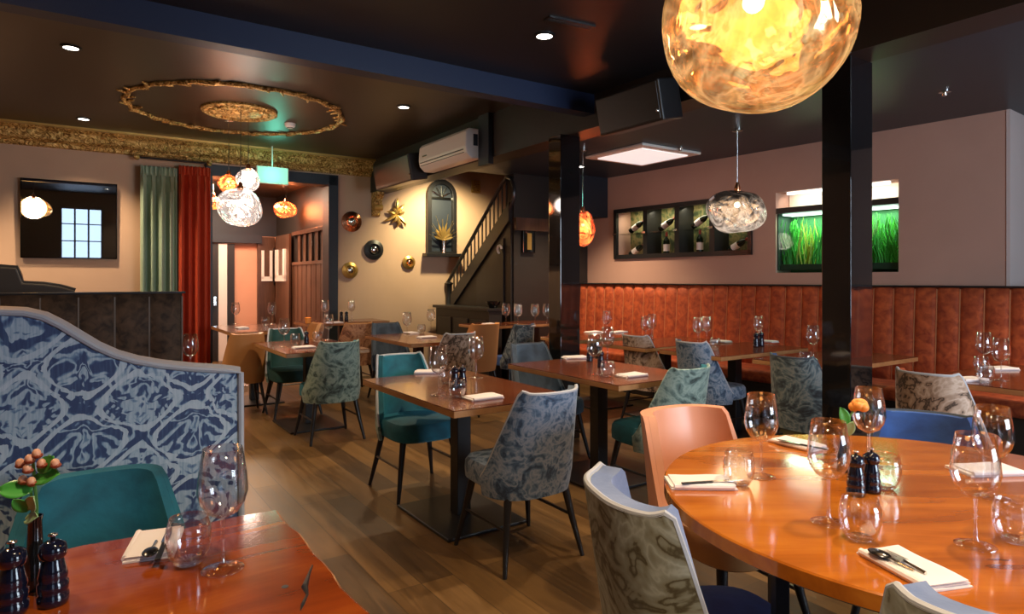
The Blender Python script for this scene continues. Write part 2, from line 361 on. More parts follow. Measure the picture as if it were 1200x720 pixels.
rsetting(mb, 'wall_right', 'wall_right')
rsetting(MB().box(XE-.02, XE+.006, -.006, .55, 1.33, ZR), 'trim_1', 'wall_ret')
mb = MB().box(XE+.35, XE+.42, .50, .56, 1.35, 2.35).box(XE+1.5, XE+1.57, .50, .56, 1.35, 2.35).box(XE+.35, XE+1.57, .50, .56, 2.3, 2.37).box(XE+.35, XE+1.57, .50, .56, 1.33, 1.4).box(XE+.35, XE+1.57, .50, .56, 1.85, 1.9)
rsetting(mb, 'window_3', 'blackm'); MB().box(XE+.4, XE+1.52, .53, .54, 1.4, 2.3).obj('pane', 'pane', C.objects['window_3'])

# beams
setting(MB().box(SL, 3.56, 4.05, 4.18, 2.76, 3.15), 'trim_2', 'navy')
setting(MB().box(3.55, 3.80, TB, TF, 2.65, 3.15), 'trim_3', 'dark')
setting(MB().box(3.50, 3.56, 5.62, 5.82, 2.58, 3.1), 'trim_4', 'slate')      # post beside the air conditioner
# gilded cornice on the far wall
mb = MB().prism([(TF, 2.87), (TF-.03, 2.88), (TF-.04, 2.92), (TF-.09, 2.95), (TF-.10, 3.04), (TF-.15, 3.07), (TF-.16, ZL), (TF, ZL)], SL, 3.55, 'x')
setting(mb, 'trim_5', 'relief')
setting(MB().box(SL, 3.55, TF-.20, TF-.12, 3.075, ZL), 'trim_6', 'gold')
# corbel under the beam end
cb = thing('corbel', 'small gilded scroll corbel under the dark beam at the far wall', 'corbel', (*W(3.62, TF), 2.3), TH)
mb = MB().prism([(0, 0), (-.05, .02), (-.06, .1), (-.12, .16), (-.13, .25), (-.2, .30), (-.2, .349), (0, .349)], -.06, .06, 'x'); mb.obj('scroll', 'relief', cb, bevel=.008)
MB().tube([(-.065, -.1, .13), (.065, -.1, .13)], .045, 12).obj('volute', 'gold', cb)

# columns
def column(s0, s1, t0, t1):
    setting(MB().box(s0, s1, t0, t1, 0, 2.65), 'column', 'black', bevel=.004)
c2 = S(*P(997, 64.5, 2.65)); c1 = S(*P(657, 157, 2.65))
column(c2[0], c2[0]+.235, c2[1], c2[1]+.17); column(c1[0], c1[0]+.215, c1[1], c1[1]+.17)
for i, o in enumerate([o for o in C.objects if o.name.startswith('column')]):
    tag(o, ('gloss black square column standing behind the large round table', 'gloss black square column in the middle of the room, before the orange seating')[i], 'column', 'gloss black columns', 'thing'); o['kind'] = 'thing'

# hall beyond the doorway
setting(MB().box(-.4, D0-.35, TF+.2, 12.1, 0, 2.9).box(-.4, 4, 12, 12.2, 0, 2.15), 'wall_hall', 'pink')
setting(MB().box(-.4, 4, 12, 12.2, 2.15, 2.9), 'wall_hallupper', 'slate')
setting(MB().box(3.0, 3.2, TF+.2, 12.1, 0, 2.9), 'wall_hallside', 'dark')
setting(MB().box(-.4, 4, TF+.2, 12.2, 2.85, 2.95), 'ceiling', 'ceil_left')
mb = MB()
for k in range(8): t0 = TF+.22+k*.235; mb.box(2.965, 3.0, t0, t0+.21, 0, 1.62)
mb.box(2.94, 3.0, TF+.2, 10.8, 1.62, 1.67); setting(mb, 'trim_7', 'panel', bevel=.004)
mb = MB()
for k in range(5): t0 = TF+.3+k*.3; mb.box(2.97, 3.0, t0, t0+.13, 1.67, 2.1)
mb.box(2.94, 3.0, TF+.2, 10.8, 2.1, 2.16); setting(mb, 'trim_8', 'panel', bevel=.004)
mb = MB().box(D0-.06, D0+.02, TF-.05, TF+.22, 0, DZ).box(D1-.05, D1+.08, TF-.05, TF+.22, 0, DZ+.08).box(D0-.06, D1+.08, TF-.05, TF+.22, DZ-.06, DZ+.08)
setting(mb, 'trim_9', 'slate', bevel=.005)
mb = MB().box(1.1, 2.72, 11.85, 11.999, 2.02, 2.16); setting(mb, 'trim_10', 'slate')
# hall doors
d = thing('hall_door', 'dark door with a pale stile at the back of the hall, beside the red curtain', 'door', (*W(1.9, 11.95), 0), TH)
lf = MB().box(-.45, .12, -.04, .03, 0, 2.0).obj('leaf', 'dark', d, bevel=.004); MB().box(.125, .26, -.045, .03, 0, 2.0).obj('stile', 'white', d); MB().box(.265, .38, -.04, .03, 0, 2.0).obj('side_light', 'dark', d)
MB().box(.04, .08, -.10, -.04, .95, 1.1).obj('handle', 'chrome', lf)
d = thing('panelled_door', 'dark brown hall door with a white-edged pane, on the back wall of the hall', 'door', (*W(2.80, 11.95), 0), TH)
lf = MB().box(-.14, .15, -.04, .03, 0, 2.14).obj('leaf', 'panel', d, bevel=.004)
MB().box(-.08, -.035, -.06, -.04, 1.40, 1.9).box(.06, .105, -.06, -.04, 1.40, 1.9).box(-.08, .105, -.06, -.04, 1.36, 1.44).obj('pane_frame', 'white', lf)
MB().box(.12, .14, -.07, -.04, 1.3, 1.95).obj('handle', 'chrome', lf)
d = thing('panelled_door', 'dark brown hall door with a white-edged pane, at the end of the panelled side wall', 'door', (*W(2.93, 11.3), 0), TH-R(90))
lf = MB().box(-.40, .45, -.02, .02, 0, 2.14).obj('leaf', 'panel', d, bevel=.004)
MB().box(-.33, -.2, -.05, -.02, 1.40, 1.9).box(.16, .28, -.05, -.02, 1.40, 1.9).box(-.33, .28, -.05, -.02, 1.36, 1.46).obj('pane_frame', 'white', lf)

# stairs, understair block, dark wall
setting(MB().box(4.83, 6.25, 7.12, 7.3, 0, ZL), 'wall_stair', 'dark')
setting(MB().box(5.55, 6.25, 6.72, 7.12, 2.25, ZR), 'trim_11', 'slate')
SS = 4.8
def sl(t): return zat(243, W(SS, 7.2)[1]) + (8.75-t-1.55)*(-1)*0 + (t-7.2)*(zat(345, W(SS, 8.75)[1])-zat(243, W(SS, 7.2)[1]))/1.55
st = thing('staircase', 'dark curved-rail staircase rising along the far wall', 'staircase', (*W(SS, 8.0), 0), TH)
def lc(t): return t-8.0
mb = MB().prism([(lc(8.75), sl(8.75)), (lc(8.75), sl(8.75)-.22), (lc(7.15), sl(7.15)-.22), (lc(7.15), sl(7.15)+.02)], -.03, .03, 'x'); mb.obj('stringer', 'leg', st)
MB().prism([(lc(8.75), 0), (lc(7.15), 0), (lc(7.15), sl(7.15)-.2), (lc(8.75), sl(8.75)-.2)], .0, .04, 'x').obj('side_panel', 'dark', st)
MB().prism([(lc(8.0), .98), (lc(7.3), .98), (lc(7.3), sl(7.3)-.33), (lc(8.0), sl(8.0)-.33)], -.02, .0, 'x').obj('raised_panel', 'leg', st)
rail = []; zr = lambda t: zat(215, W(SS, 7.35)[1])+(t-7.35)*(zat(325, W(SS, 8.8)[1])-zat(215, W(SS, 7.35)[1]))/1.45
for k in range(11): t = 8.8-k*.145; rail.append((0, lc(t), zr(t)))
zt = zr(7.35)
rail = [(0, lc(8.93), zr(8.8)-.3), (0, lc(8.95), zr(8.8)-.12)] + rail + [(0, lc(7.24), zt+.07), (0, lc(7.13), zt+.03), (0, lc(7.07), zt-.08), (0, lc(7.07), zt-.22), (0, lc(7.16), zt-.36), (0, lc(7.28), sl(7.28)+.02)]
MB().tube(rail, .027, 8).obj('handrail', 'leg', st, smooth=True)
nb = 15
for k in range(nb):
    t = 8.70-k*(1.45/(nb-1)); o = MB().tube([(0, lc(t), sl(t)-.02), (0, lc(t), zr(max(t, 7.35)))], .011, 6).obj('baluster', 'leg', st)
MB().lathe([(.06, 0), (.06, .95), (.075, .97), (.05, 1.0), (.05, 1.3), (.07, 1.33), (.0, 1.38)], 12, (0, lc(8.86), 0), True).obj('newel_post', 'leg', st, smooth=True)
mb = MB()
for k in range(7):
    t = 8.6-k*.22; mb.box(.03, 1.2, lc(t)-.22, lc(t), 0 if k == 0 else sl(t)-.25, sl(t)-.08)
mb.obj('steps', 'panel', st)
pl = thing('low_partition', 'low dark panelled counter at the foot of the stairs', 'counter', (*W(4.62, 7.9), 0), TH)
MB().box(-.1, .1, -.66, .85, 0, .97).obj('body', 'dark', pl); MB().box(-.14, .14, -.69, .89, .97, 1.01).obj('top', 'leg', pl, bevel=.006)
mb = MB()
for k in range(3): mb.box(-.115, -.1, -.6+k*.48, -.2+k*.48, .15, .85)
mb.obj('raised_panel', 'leg', pl, bevel=.006)
bw = MB().lathe([(0, 0), (.05, 0), (.09, .05), (.1, .09), (.09, .09), (.05, .03), (0, .02)], 16).obj('bowl', 'black', None, smooth=True, loc=(*W(4.62, 7.3), 1.01)); tag(bw, 'small dark bowl on the low counter at the stairs', 'bowl')
for (s_, t_, z0, z1, wd) in ((5.05, 7.10, 1.75, 2.05, .10),):
    fr = thing('picture_frame', 'small dark framed picture on the dark wall beside the stairs', 'picture', (*W(s_, t_), z0), TH)
    MB().box(-wd, wd, -.03, .02, 0, z1-z0).obj('frame', 'black', fr, bevel=.004); MB().box(-.035, .035, -.035, -.03, .04, z1-z0-.04).obj('print', 'gold', fr)
nw = MB().tube([(.05*math.cos(a), 0, .05*math.sin(a)) for a in [k*.5 for k in range(10)]], .016, 8).obj('stair_highlight', 'led', None, loc=(*W(4.74, 7.33), 1.80), rz=TH-R(90)); tag(nw, 'small white ring standing for a highlight under the stair rail', 'lamp')
nw.active_material = M['white']  # plain white ring added in place of a highlight, gives no light

# ------------------------------------------------------------------ wall fittings, far wall
def farpt(u, v, off=0): s_, Y = hits(u, TF-off); return s_, zat(v, Y)
# mirror
sa, za = farpt(24, 209); sb, zb = farpt(137, 304)
Lh = zb; mr = thing('wall_mirror', 'large dark-edged rectangular mirror on the far left wall', 'mirror', (*W((sa+sb)/2, TF-.035), zb), TH)
w2 = (sb-sa)/2; hh = za-zb
MB().box(-w2, w2, -.012, .012, 0, hh).obj('frame', 'black', mr, bevel=.003); MB().box(-w2+.012, w2-.012, -.016, -.0125, .012, hh-.012).obj('mirror_glass', 'mirror', mr)
mr.rotation_euler = (R(1.7), 0, TH)
# plates
def plate(u, v, r, mt, mt2, label):
    s_, z = farpt(u, v); p = thing('wall_plate', label, 'wall ornament', (*W(s_, TF), z), TH, 'round ornaments on the far wall')
    a = MB(); prof = [(0, .03), (r*.35, .035), (r*.5, .02), (r*.62, .05), (r, .03), (r, .0)]
    a.lathe(prof, 28); a.v = [(x, -z_, y) for x, y, z_ in a.v]; a.obj('rim', mt, p, smooth=True)
    b_ = MB().ball((0, -.035, 0), r*.42, 16, 10, (1, .55, 1)); b_.obj('boss', mt2, p, smooth=True)
plate(411.5, 260, .145, 'copper', 'chrome', 'larger copper convex disc nearest the doorway on the grey wall')
plate(437.5, 293, .145, 'blackm', 'chrome', 'black-rimmed convex disc on the grey wall')
plate(409.5, 317, .115, 'gold', 'chrome', 'small gold disc, lowest beside the doorway')
plate(478.5, 308, .10, 'gold', 'copper', 'smallest gold disc left of the arched niche')
s_, z = farpt(464, 252); g = thing('gold_leaf_ornament', 'gilded leaf spray ornament on the wall under the beam', 'wall ornament', (*W(s_, TF-.01), z), TH)
for k in range(9):
    a = R(20+k*37); L = .12+.05*(k % 3); dx, dz = math.cos(a), math.sin(a)
    MB().tube([(0, -.02, 0), (dx*L*.35, -.04, dz*L*.4), (dx*L*.7+.01, -.045, dz*L*.8), (dx*L+.03*dz, -.02, dz*L*1.15)], [.014, .03, .022, .003], 7).obj('leaf', 'gold', g, smooth=True)
# vent
s_, z = farpt(557, 219); vt = thing('air_vent', 'small brass square vent high beside the stairs', 'vent', (*W(s_, TF-.01), z-.1), TH)
MB().box(-.08, .08, -.015, .01, 0, .2).obj('plate', 'gold', vt, bevel=.004); mb = MB()
for k in range(5): mb.box(-.055, .055, -.022, -.014, .03+k*.032, .042+k*.032)
mb.obj('grille', 'relief', vt)
# arched niche
sa, za = farpt(499, 297); sb, _ = farpt(533, 297); _, ztop = farpt(516, 211)
ac = (sa+sb)/2; aw = (sb-sa)/2; ni = thing('arched_niche', 'dark arched wall niche with a projecting sill', 'niche', (*W(ac, TF), za), TH)
H = ztop-za
def arch(w, z0, h, n=14): return [(-w, z0), (w, z0)]+[(w*math.cos(math.pi*k/n), h-w+w*math.sin(math.pi*k/n)) for k in range(n+1)]
out = arch(aw, 0, H); inn = arch(aw-.07, .03, H-.07)
mb = MB(); n = len(out)
vs = [(p[0], -.07, p[1]) for p in out]+[(p[0], -.07, p[1]) for p in inn]+[(p[0], -.0, p[1]) for p in out]+[(p[0], -.0, p[1]) for p in inn]
fs = []
for i in range(n):
    j = (i+1) % n; fs += [(i, j, n+j, n+i), (2*n+i, 3*n+i, 3*n+j, 2*n+j), (i, 2*n+i, 2*n+j, j), (n+i, n+j, 3*n+j, 3*n+i)]
mb.add(vs, fs).obj('frame', 'leg', ni, bevel=.006)
MB().prism(inn, -.012, -.004, 'y').obj('back_panel', 'slate', ni)
MB().box(-aw-.06, aw+.06, -.16, 0, -.05, 0).obj('sill', 'leg', ni, bevel=.006)
mb = MB()
for k in range(5): a = R(30+k*30); mb.tube([(0, -.03, H-aw-.02), (math.cos(a)*(aw-.08), -.03, H-aw-.02+math.sin(a)*(aw-.08))], .01, 6)
mb.box(-aw+.06, aw-.06, -.04, -.01, H-aw-.05, H-aw-.02); mb.obj('fanlight', 'chrome', ni)
fl = thing('dried_flower', 'golden dried palm flower in a small vase in the arched niche', 'flower', (*W(ac, TF-.10), za), TH)
MB().lathe([(0, 0), (.03, 0), (.025, .12), (.035, .2), (.03, .2), (0, .02)], 12).obj('vase', 'chrome', fl, smooth=True)
for k in range(15):
    a = R(5+k*12.2); L = .29+.06*math.sin(k*2.3)
    tip = Vector((math.cos(a)*L*.8, (.02 if k % 2 else -.045), .26+math.sin(a)*L)); base = Vector((0, 0, .2)); d_ = (tip-base); nrm = Vector((-d_.z, 0, d_.x)).normalized()*.017
    md = base+d_*.65; MB().sheet(lambda i, j: base.lerp(tip, i)+nrm*(j-.5)*2*math.sin(min(i*1.5+.12, 1)*math.pi*.98*(1 if i > .6 else .5)), lambda i, j: base.lerp(tip, i)+Vector((0, .006, 0))+nrm*(j-.5)*2*math.sin(min(i*1.5+.12, 1)*math.pi*.98*(1 if i > .6 else .5)), 6, 1).obj('petal', 'gold', fl)
# curtains
def curtain(u0, u1, mt, label, nf, top=195):
    s0, Y0 = hits(u0, TF-.14); s1, Y1 = hits(u1, TF-.14); zt_ = zat(top, Y0)
    c = thing('curtain', label, 'curtain', (*W((s0+s1)/2, TF-.16), 0), TH, 'curtains beside the hall doorway'); hw = (s1-s0)/2
    def fo(off):
        def f(i, j):
            amp = .075*(1-.55*max(0, (j-.86)/.14)); x = -hw+2*hw*i
            pinch = math.sin(i*nf*2*math.pi)
            sh = .012*math.sin(i*nf*4*math.pi)*(j > .9)
            return (x+sh, -amp*pinch-.02*math.sin(i*nf*math.pi+1)+off, .02+(zt_-.02)*j)
        return f
    dr_ = MB().sheet(fo(0), fo(.006), nf*14, 16).obj('drape', mt, c, smooth='all')
    MB().sheet(lambda i, j: (-hw+2*hw*i, -.03*math.sin(i*nf*4*math.pi)-.012, zt_-.10+.11*j), lambda i, j: (-hw+2*hw*i, -.03*math.sin(i*nf*4*math.pi)-.004, zt_-.10+.11*j), nf*14, 3).obj('pleat_heading', mt, dr_, smooth='all')
curtain(164, 207, 'green_c', 'pale sage green curtain hanging left of the red one', 4)
curtain(209, 246, 'red_c', 'rust red curtain hanging at the doorway edge', 4)
s0, Y0 = hits(160, TF-.16); s1, _ = hits(245, TF-.16); zr_ = zat(189, Y0)
cr = thing('curtain_rod', 'thin dark curtain rod with finials over the two curtains', 'curtain rod', (*W((s0+s1)/2, TF-.16), 2.80), TH); hw = (s1-s0)/2
MB().tube([(-hw, 0, .03), (hw, 0, .03)], .013, 8).obj('rod', 'leg', cr, smooth=True)
for x in (-hw, hw): MB().ball((x, 0, .03), .035, 10, 8).obj('finial', 'relief', cr, smooth=True); MB().box(x*.94-.01, x*.94+.01, 0, .16, .02, .04).obj('bracket', 'leg', cr)
# exit sign
s_, z = farpt(319, 205, .3); ex = thing('exit_sign', 'glowing green exit sign hanging over the doorway', 'sign', (*W(s_, TF-.3), z-.12), TH)
MB().box(-.2, .2, -.03, .03, 0, .22).obj('housing', 'white', ex, bevel=.01)
MB().box(-.185, .185, -.036, -.031, .015, .205).obj('lit_face', 'exitg', ex)
MB().tube([(0, 0, .21), (0, 0, 3.1-(z-.12))], .008, 6).obj('bracket', 'white', ex)

# ------------------------------------------------------------------ ceiling fittings
def downlight(u, v, zc, label, energy=40, r=.05, size=R(110)):
    x, y = P(u, v, zc) if u is not None else v
    t = thing('downlight', label, 'ceiling light', (x, y, zc-.012), 0, 'recessed downlights')
    MB().lathe([(r, .0), (r+.018, 0), (r+.018, .011), (r, .011), (r, 0)], 24).obj('trim_ring', 'blackm', t, smooth=True)
    MB().lathe([(0, .004), (r, .004), (r, .008), (0, .008)], 24).obj('lens', 'spot', t)
    if energy:
        L = bpy.data.lights.new('spot', 'SPOT'); L.energy = energy; L.color = (1, .74, .46); L.spot_size = size; L.spot_blend = .7; L.shadow_soft_size = .05
        o = bpy.data.objects.new('spot_lamp', L); C.objects.link(o); o.location = (x, y, zc-.03)
downlight(83, 55, ZL, 'recessed downlight in the brown ceiling, nearest of that ceiling', 130)
downlight(98, 139, ZL, 'recessed downlight close to the gilded cornice', 130)
downlight(473, 125, ZL, 'recessed downlight in front of the air conditioner', 130)
downlight(638, 41, ZN, 'recessed downlight in the charcoal ceiling near the speaker', 110)
def sprinkler(u, v, zc, label):
    x, y = P(u, v, zc); t = thing('sprinkler', label, 'sprinkler', (x, y, zc-.045), 0)
    MB().lathe([(.04, .045), (.04, .036), (.014, .033), (.012, .022), (.02, .018), (.018, .012), (0, .012)], 14).obj('head', 'chrome', t, smooth=True)
sprinkler(1107, 107, ZR, 'small sprinkler head in the dark blue ceiling at right'); sprinkler(797, 173, ZR, 'small sprinkler head beside the white ceiling panel')
x, y = P(340, 145, ZL); t = thing('smoke_detector', 'small white round smoke detector beside the ceiling rosette', 'smoke detector', (x, y, ZL-.05))
MB().lathe([(0, 0), (.03, 0), (.055, .02), (.06, .05)], 20).obj('housing', 'white', t, smooth=True); MB().lathe([(.03, -.002), (.036, -.002), (.036, .004), (.03, .004), (.03, -.002)], 16).obj('grille', 'blackm', t)
q = [S(*P(u, v, ZR)) for u, v in ((707, 182), (753.7, 170.5), (800, 178.7), (751, 190))]
cx_, cy_ = sum(a[0] for a in q)/4, sum(a[1] for a in q)/4
t = thing('ceiling_panel', 'white square ceiling panel over the orange seating', 'ceiling panel', (*W(cx_, cy_), ZR-.03), TH)
hx = .45; MB().box(-hx, hx, -hx, hx, 0, .03).obj('frame', 'white', t, bevel=.008); MB().box(-hx*.78, hx*.78, -hx*.78, hx*.78, -.012, 0).obj('cover', emis('glowing_panel', (1, .88, .84), .55, (.7, .7, .7)), t, bevel=.004)  # cover given a mild emission to brighten the panel
x, y = P(668, 26, ZN); t = thing('slot_vent', 'narrow dark slot vent in the charcoal ceiling', 'vent', (x, y, ZN-.012), TH+R(-6))
MB().box(-.16, .16, -.035, .035, 0, .012).obj('frame', 'blackm', t); MB().box(-.15, .15, -.012, -.004, -.003, .0).box(-.15, .15, .006, .014, -.003, .0).obj('slat', 'dark', t)
# rosette
rx, ry = P(281, 130, ZL); t = thing('ceiling_rosette', 'gilded plaster rosette ringed by a wreath on the brown ceiling', 'ceiling rosette', (rx, ry, ZL), TH)
mb = MB(); N = 120
pts = []
for k in range(N+1):
    a = 2*math.pi*k/N; pts.append((1.0*math.cos(a)*(1+.012*math.sin(17*a)), 1.0*math.sin(a)*(1+.012*math.sin(17*a)), -.012+.006*math.sin(29*a)))
mb.tube(pts, .022, 7)
for k in range(44):
    a = 2*math.pi*k/44+random.uniform(-.03, .03); r0 = 1.0; r1 = 1.0+random.choice((-1, 1))*random.uniform(.05, .11); a1 = a+random.uniform(.04, .1)
    mb.tube([(r0*math.cos(a), r0*math.sin(a), -.012), (r1*math.cos(a1), r1*math.sin(a1), -.02)], [.02, .008], 6)
mb.obj('wreath', 'relief', t, smooth=True)
mb = MB().lathe([(.36, 0), (.36, -.02), (.33, -.035), (.29, -.02), (.2, -.03), (.1, -.06), (0, -.06)], 36)
for k in range(16):
    a = 2*math.pi*k/16; mb.ball((.25*math.cos(a), .25*math.sin(a), -.03), .04, 8, 6, (1, 1, .5))
mb.obj('boss', 'relief', t, smooth=True)

# pendants
def blob(r, seed, squash=1.0, amp=.10):
    a, b_, c_ = seed, seed*1.7, seed*.6
    return lambda d: (1+amp*math.sin(2.2*d.x+a)*math.cos(2.6*d.y+b_)+amp*.6*math.sin(3.4*d.z+c_+d.x*2)+amp*.3*math.sin(5*d.y+d.z*4+a))
def pendant(u, v, Y, r, zc, mt, label, seed, sq=(1, 1, 1), energy=30, col=(1, .68, .36), amp=.10, grp='blown glass pendant lamps'):
    x = (u-UC)/F*Y; z = zat(v, Y); t = thing('pendant_lamp', label, 'pendant lamp', (x, Y, z), TH, grp)
    MB().ball((0, 0, 0), r, 40, 24, sq, blob(r, seed, 1, amp)).obj('glass_shade', mt, t, smooth='all')
    MB().ball((0, 0, r*.25), r*.12, 12, 8).obj('bulb', 'bulb', t, smooth='all')
    MB().tube([(0, 0, r*sq[2]*.92), (0, 0, zc-z)], .004 if r < .3 else .006, 6).obj('cord', 'chrome', t)
    MB().lathe([(.025, r*.85*sq[2]), (.03, r*sq[2]), (.015, r*sq[2]+.05), (0, r*sq[2]+.05)], 12).obj('cap', 'copper', t, smooth=True)
    MB().lathe([(.05, zc-z), (.05, zc-z-.02), (0, zc-z-.03)], 16).obj('ceiling_rose', 'chrome', t, smooth=True)
    if energy:
        L = bpy.data.lights.new('pendant', 'POINT'); L.energy = energy; L.color = col; L.shadow_soft_size = r*.8
        o = bpy.data.objects.new('pendant_light', L); C.objects.link(o); o.location = (x, Y, z)
pendant(883, 29, 1.75, .243, ZN, 'melt_gold', 'big amber swirled glass globe pendant above the round table', 1.0, (1, 1, 1), 5, amp=.04)
pendant(864, 248, 6.05, .25, ZR, 'melt_smoke', 'smoky chrome blown glass pendant before the wine shelves', 2.3, (1, 1, .88), 12)
pendant(282, 243, 6.3, .205, ZL, 'melt_clear', 'clear glass cluster pendant, the large lower one', 4.1, (1, 1, .95), 16, (1, .85, .72))
pendant(291, 211, 6.55, .115, ZL, 'melt_clear', 'clear glass cluster pendant, small upper one', 5.2, (1, 1, .95), 8, (1, .85, .72))
pendant(268, 216, 6.9, .10, ZL, 'melt_copper', 'amber glowing cluster pendant behind the clear ones', 6.0, (1, 1, .95), 6)
pendant(683, 268, 7.0, .15, ZR, 'melt_cop', 'copper teardrop pendant half hidden by the middle column', .6, (.8, .8, 1.25), 10, (1, .5, .25))
pendant(335, 246, 10.2, .17, 2.85, 'melt_copper', 'copper pendant lamp hanging in the hall, right one', 3.3, (1, 1, .8), 25, (1, .5, .25))
pendant(250, 238, 9.6, .13, 2.85, 'melt_copper', 'copper pendant lamp hanging in the hall beside the red curtain', 3.9, (1, 1, .8), 12, (1, .5, .25))

px_, py_ = W(-.62, 3.0); pendant(UC+px_/py_*F, VH-(2.35-CH)/py_*F, py_, .25, ZN, 'melt_gold', 'amber swirled glass pendant over the booths, seen in the wall mirror', 2.0, (1, 1, .8), 20)
# air conditioner on the beam's left face
def beam_t(u): # t where sight line meets s = 3.55
    dx, dy = S(u-UC, F); k = 3.33/dx; return dy*k, F*k
t1_, Y1_ = beam_t(545); t0_, Y0_ = beam_t(488)
zc0, zc1 = zat(193, Y1_-.3), zat(156, Y1_)
ac = thing('air_conditioner', 'white wall-mounted air conditioner on the dark beam', 'air conditioner', (*W(3.55, (t0_+t1_)/2), 2.66), TH+R(90)); L2 = abs(t0_-t1_)/2-.02
prof = [(0, 0), (.13, -.005), (.19, .05), (.205, .12), (.195, .27), (.16, .31), (0, .31)]
mb = MB().prism(prof, -L2, L2, 'x'); o = mb.obj('casing', 'white', ac, bevel=.015, seg=3)
MB().box(-L2+.05, L2-.05, .195, .212, .085, .091).box(-L2+.05, L2-.05, .175, .20, .055, .060).obj('louvre', 'blackm', ac)
MB().box(-L2-.008, -L2+.01, .06, .11, .13, .25).obj('side_grille', 'slate', ac)
MB().box(L2*.6, L2*.8, .203, .209, .15, .165).obj('badge', 'chrome', ac)
# speakers
def speaker(u0, u1, v0, v1, label, tilt, ycam):
    t0, Ya = beam_t(u0); t1, Yb = beam_t(u1); Ym = (Ya+Yb)/2
    hgt = (v1-v0)/F*Ym; z = zat(v1, Ym)
    o = thing('wall_speaker', label, 'speaker', (*W(3.55, (t0+t1)/2), z+hgt*.5), TH+R(90), 'black speakers on the beam'); o.rotation_euler = (R(tilt), 0, TH+R(90)); L2 = abs(t0-t1)/2
    MB().prism([(-.5*hgt, 0.06), (-.5*hgt, .26), (.5*hgt, .30), (.5*hgt, .06)], -L2, L2, 'x') if False else None
    MB().box(-L2, L2, .05, .26, -hgt/2, hgt/2).obj('cabinet', 'blackm', o, bevel=.012)
    MB().box(-L2+.015, L2-.015, .26, .268, -hgt/2+.015, hgt/2-.015).obj('grille', 'blackm', o, bevel=.004)
    MB().box(-.05, .05, 0, .06, -.04, .04).obj('bracket', 'blackm', o); MB().ball((-L2+.03, .27, -hgt*.25), .012, 8, 6).obj('badge', 'chrome', o)
speaker(704, 778, 97, 143, 'black box speaker on the beam beside the big amber pendant', -12, 0)
speaker(442, 484, 184, 214, 'black box speaker at the far end of the beam', -10, 0)

# ------------------------------------------------------------------ right wall fittings
wc = rthing('wine_shelf', 'black-framed recessed wall shelf holding wine bottles', 'wine shelf')
x0, x1, h0, h1 = xw0, xw1, wz0, wz1; hm = (h0+h1)/2; fw = .045; bw_ = (x1-x0)/4
MB().box(x0-.02, x1+.02, -.03, .02, h1-fw, h1+.01).box(x0-.02, x1+.02, -.03, .02, h0-.01, h0+fw).box(x0-.02, x0+fw*.6, -.03, .02, h0, h1).box(x1-fw*.6, x1+.02, -.03, .02, h0, h1).obj('frame', 'blackm', wc)
MB().box(x0, x1, .29, .31, h0, h1).obj('back_panel', M['weedy'] if False else swirl('mossy_back', [(0, (.02, .035, .012)), (.5, (.07, .10, .03)), (1, (.24, .19, .08))], 5, 1.5), wc)
for k in range(1, 4): MB().box(x0+bw_*k-.035, x0+bw_*k+.035, .0, .29, h0, h1).obj('upright', 'blackm', wc)
MB().box(x0, x1, .02, .29, hm-.006, hm+.006).obj('glass_shelf', 'pane', wc); 
for k in range(5): MB().box(x0+bw_*k-.03, x0+bw_*k+.03, -.035, -.028, hm-.012, hm+.012).obj('shelf_clip', 'chrome', wc)
BOT = thing('wine_bottle', 'dark wine bottle', 'bottle', (0, 0, 0), 0, 'wine bottles on the recessed wall shelf')
MB().lathe([(0, 0), (.038, 0), (.04, .01), (.04, .19), (.032, .215), (.015, .24), (.014, .30), (0, .30)], 16).obj('glass', mat('bottle_glass', (.008, .014, .008), .08), BOT, smooth=True); BG = BOT.children[0]
MB().lathe([(.041, .06), (.0412, .06), (.0412, .15), (.041, .15)], 16).obj('paper_label', 'napkin', BG, smooth=True)
MB().lathe([(.0155, .25), (.0158, .25), (.0158, .303), (0, .303)], 12).obj('capsule', mat('capsule', (.25, .03, .03), .4), BG, smooth=True)
first = True
words = ['first', 'second', 'third', 'fourth']
def rworld(x, y): c_, s_ = math.cos(RROT), math.sin(RROT); return RO[0]+x*c_-y*s_, RO[1]+x*s_+y*c_
for k in range(4):
    for row in range(2):
        o = BOT if first else copy_tree(BOT); first = False
        cx = x0+bw_*(k+.5); zb_ = (h0+.015) if row == 0 else hm+.006
        up = (row == 0 and k in (1, 2))
        if up: o.location = (*rworld(cx, .12), zb_); o.rotation_euler = (0, 0, RROT+1)
        else:
            tl = R(62); o.location = (*rworld(cx-.12, .14), zb_+.042*math.sin(tl)); o.rotation_mode = 'XYZ'; o.matrix_world = Matrix.Translation(o.location) @ Matrix.Rotation(RROT, 4, 'Z') @ Matrix.Rotation(tl, 4, 'Y')
        o['label'] = '%s wine bottle on the %s shelf, %s bay from the left of the wall display' % ('upright' if up else 'slanting', 'upper' if row else 'lower', words[k])
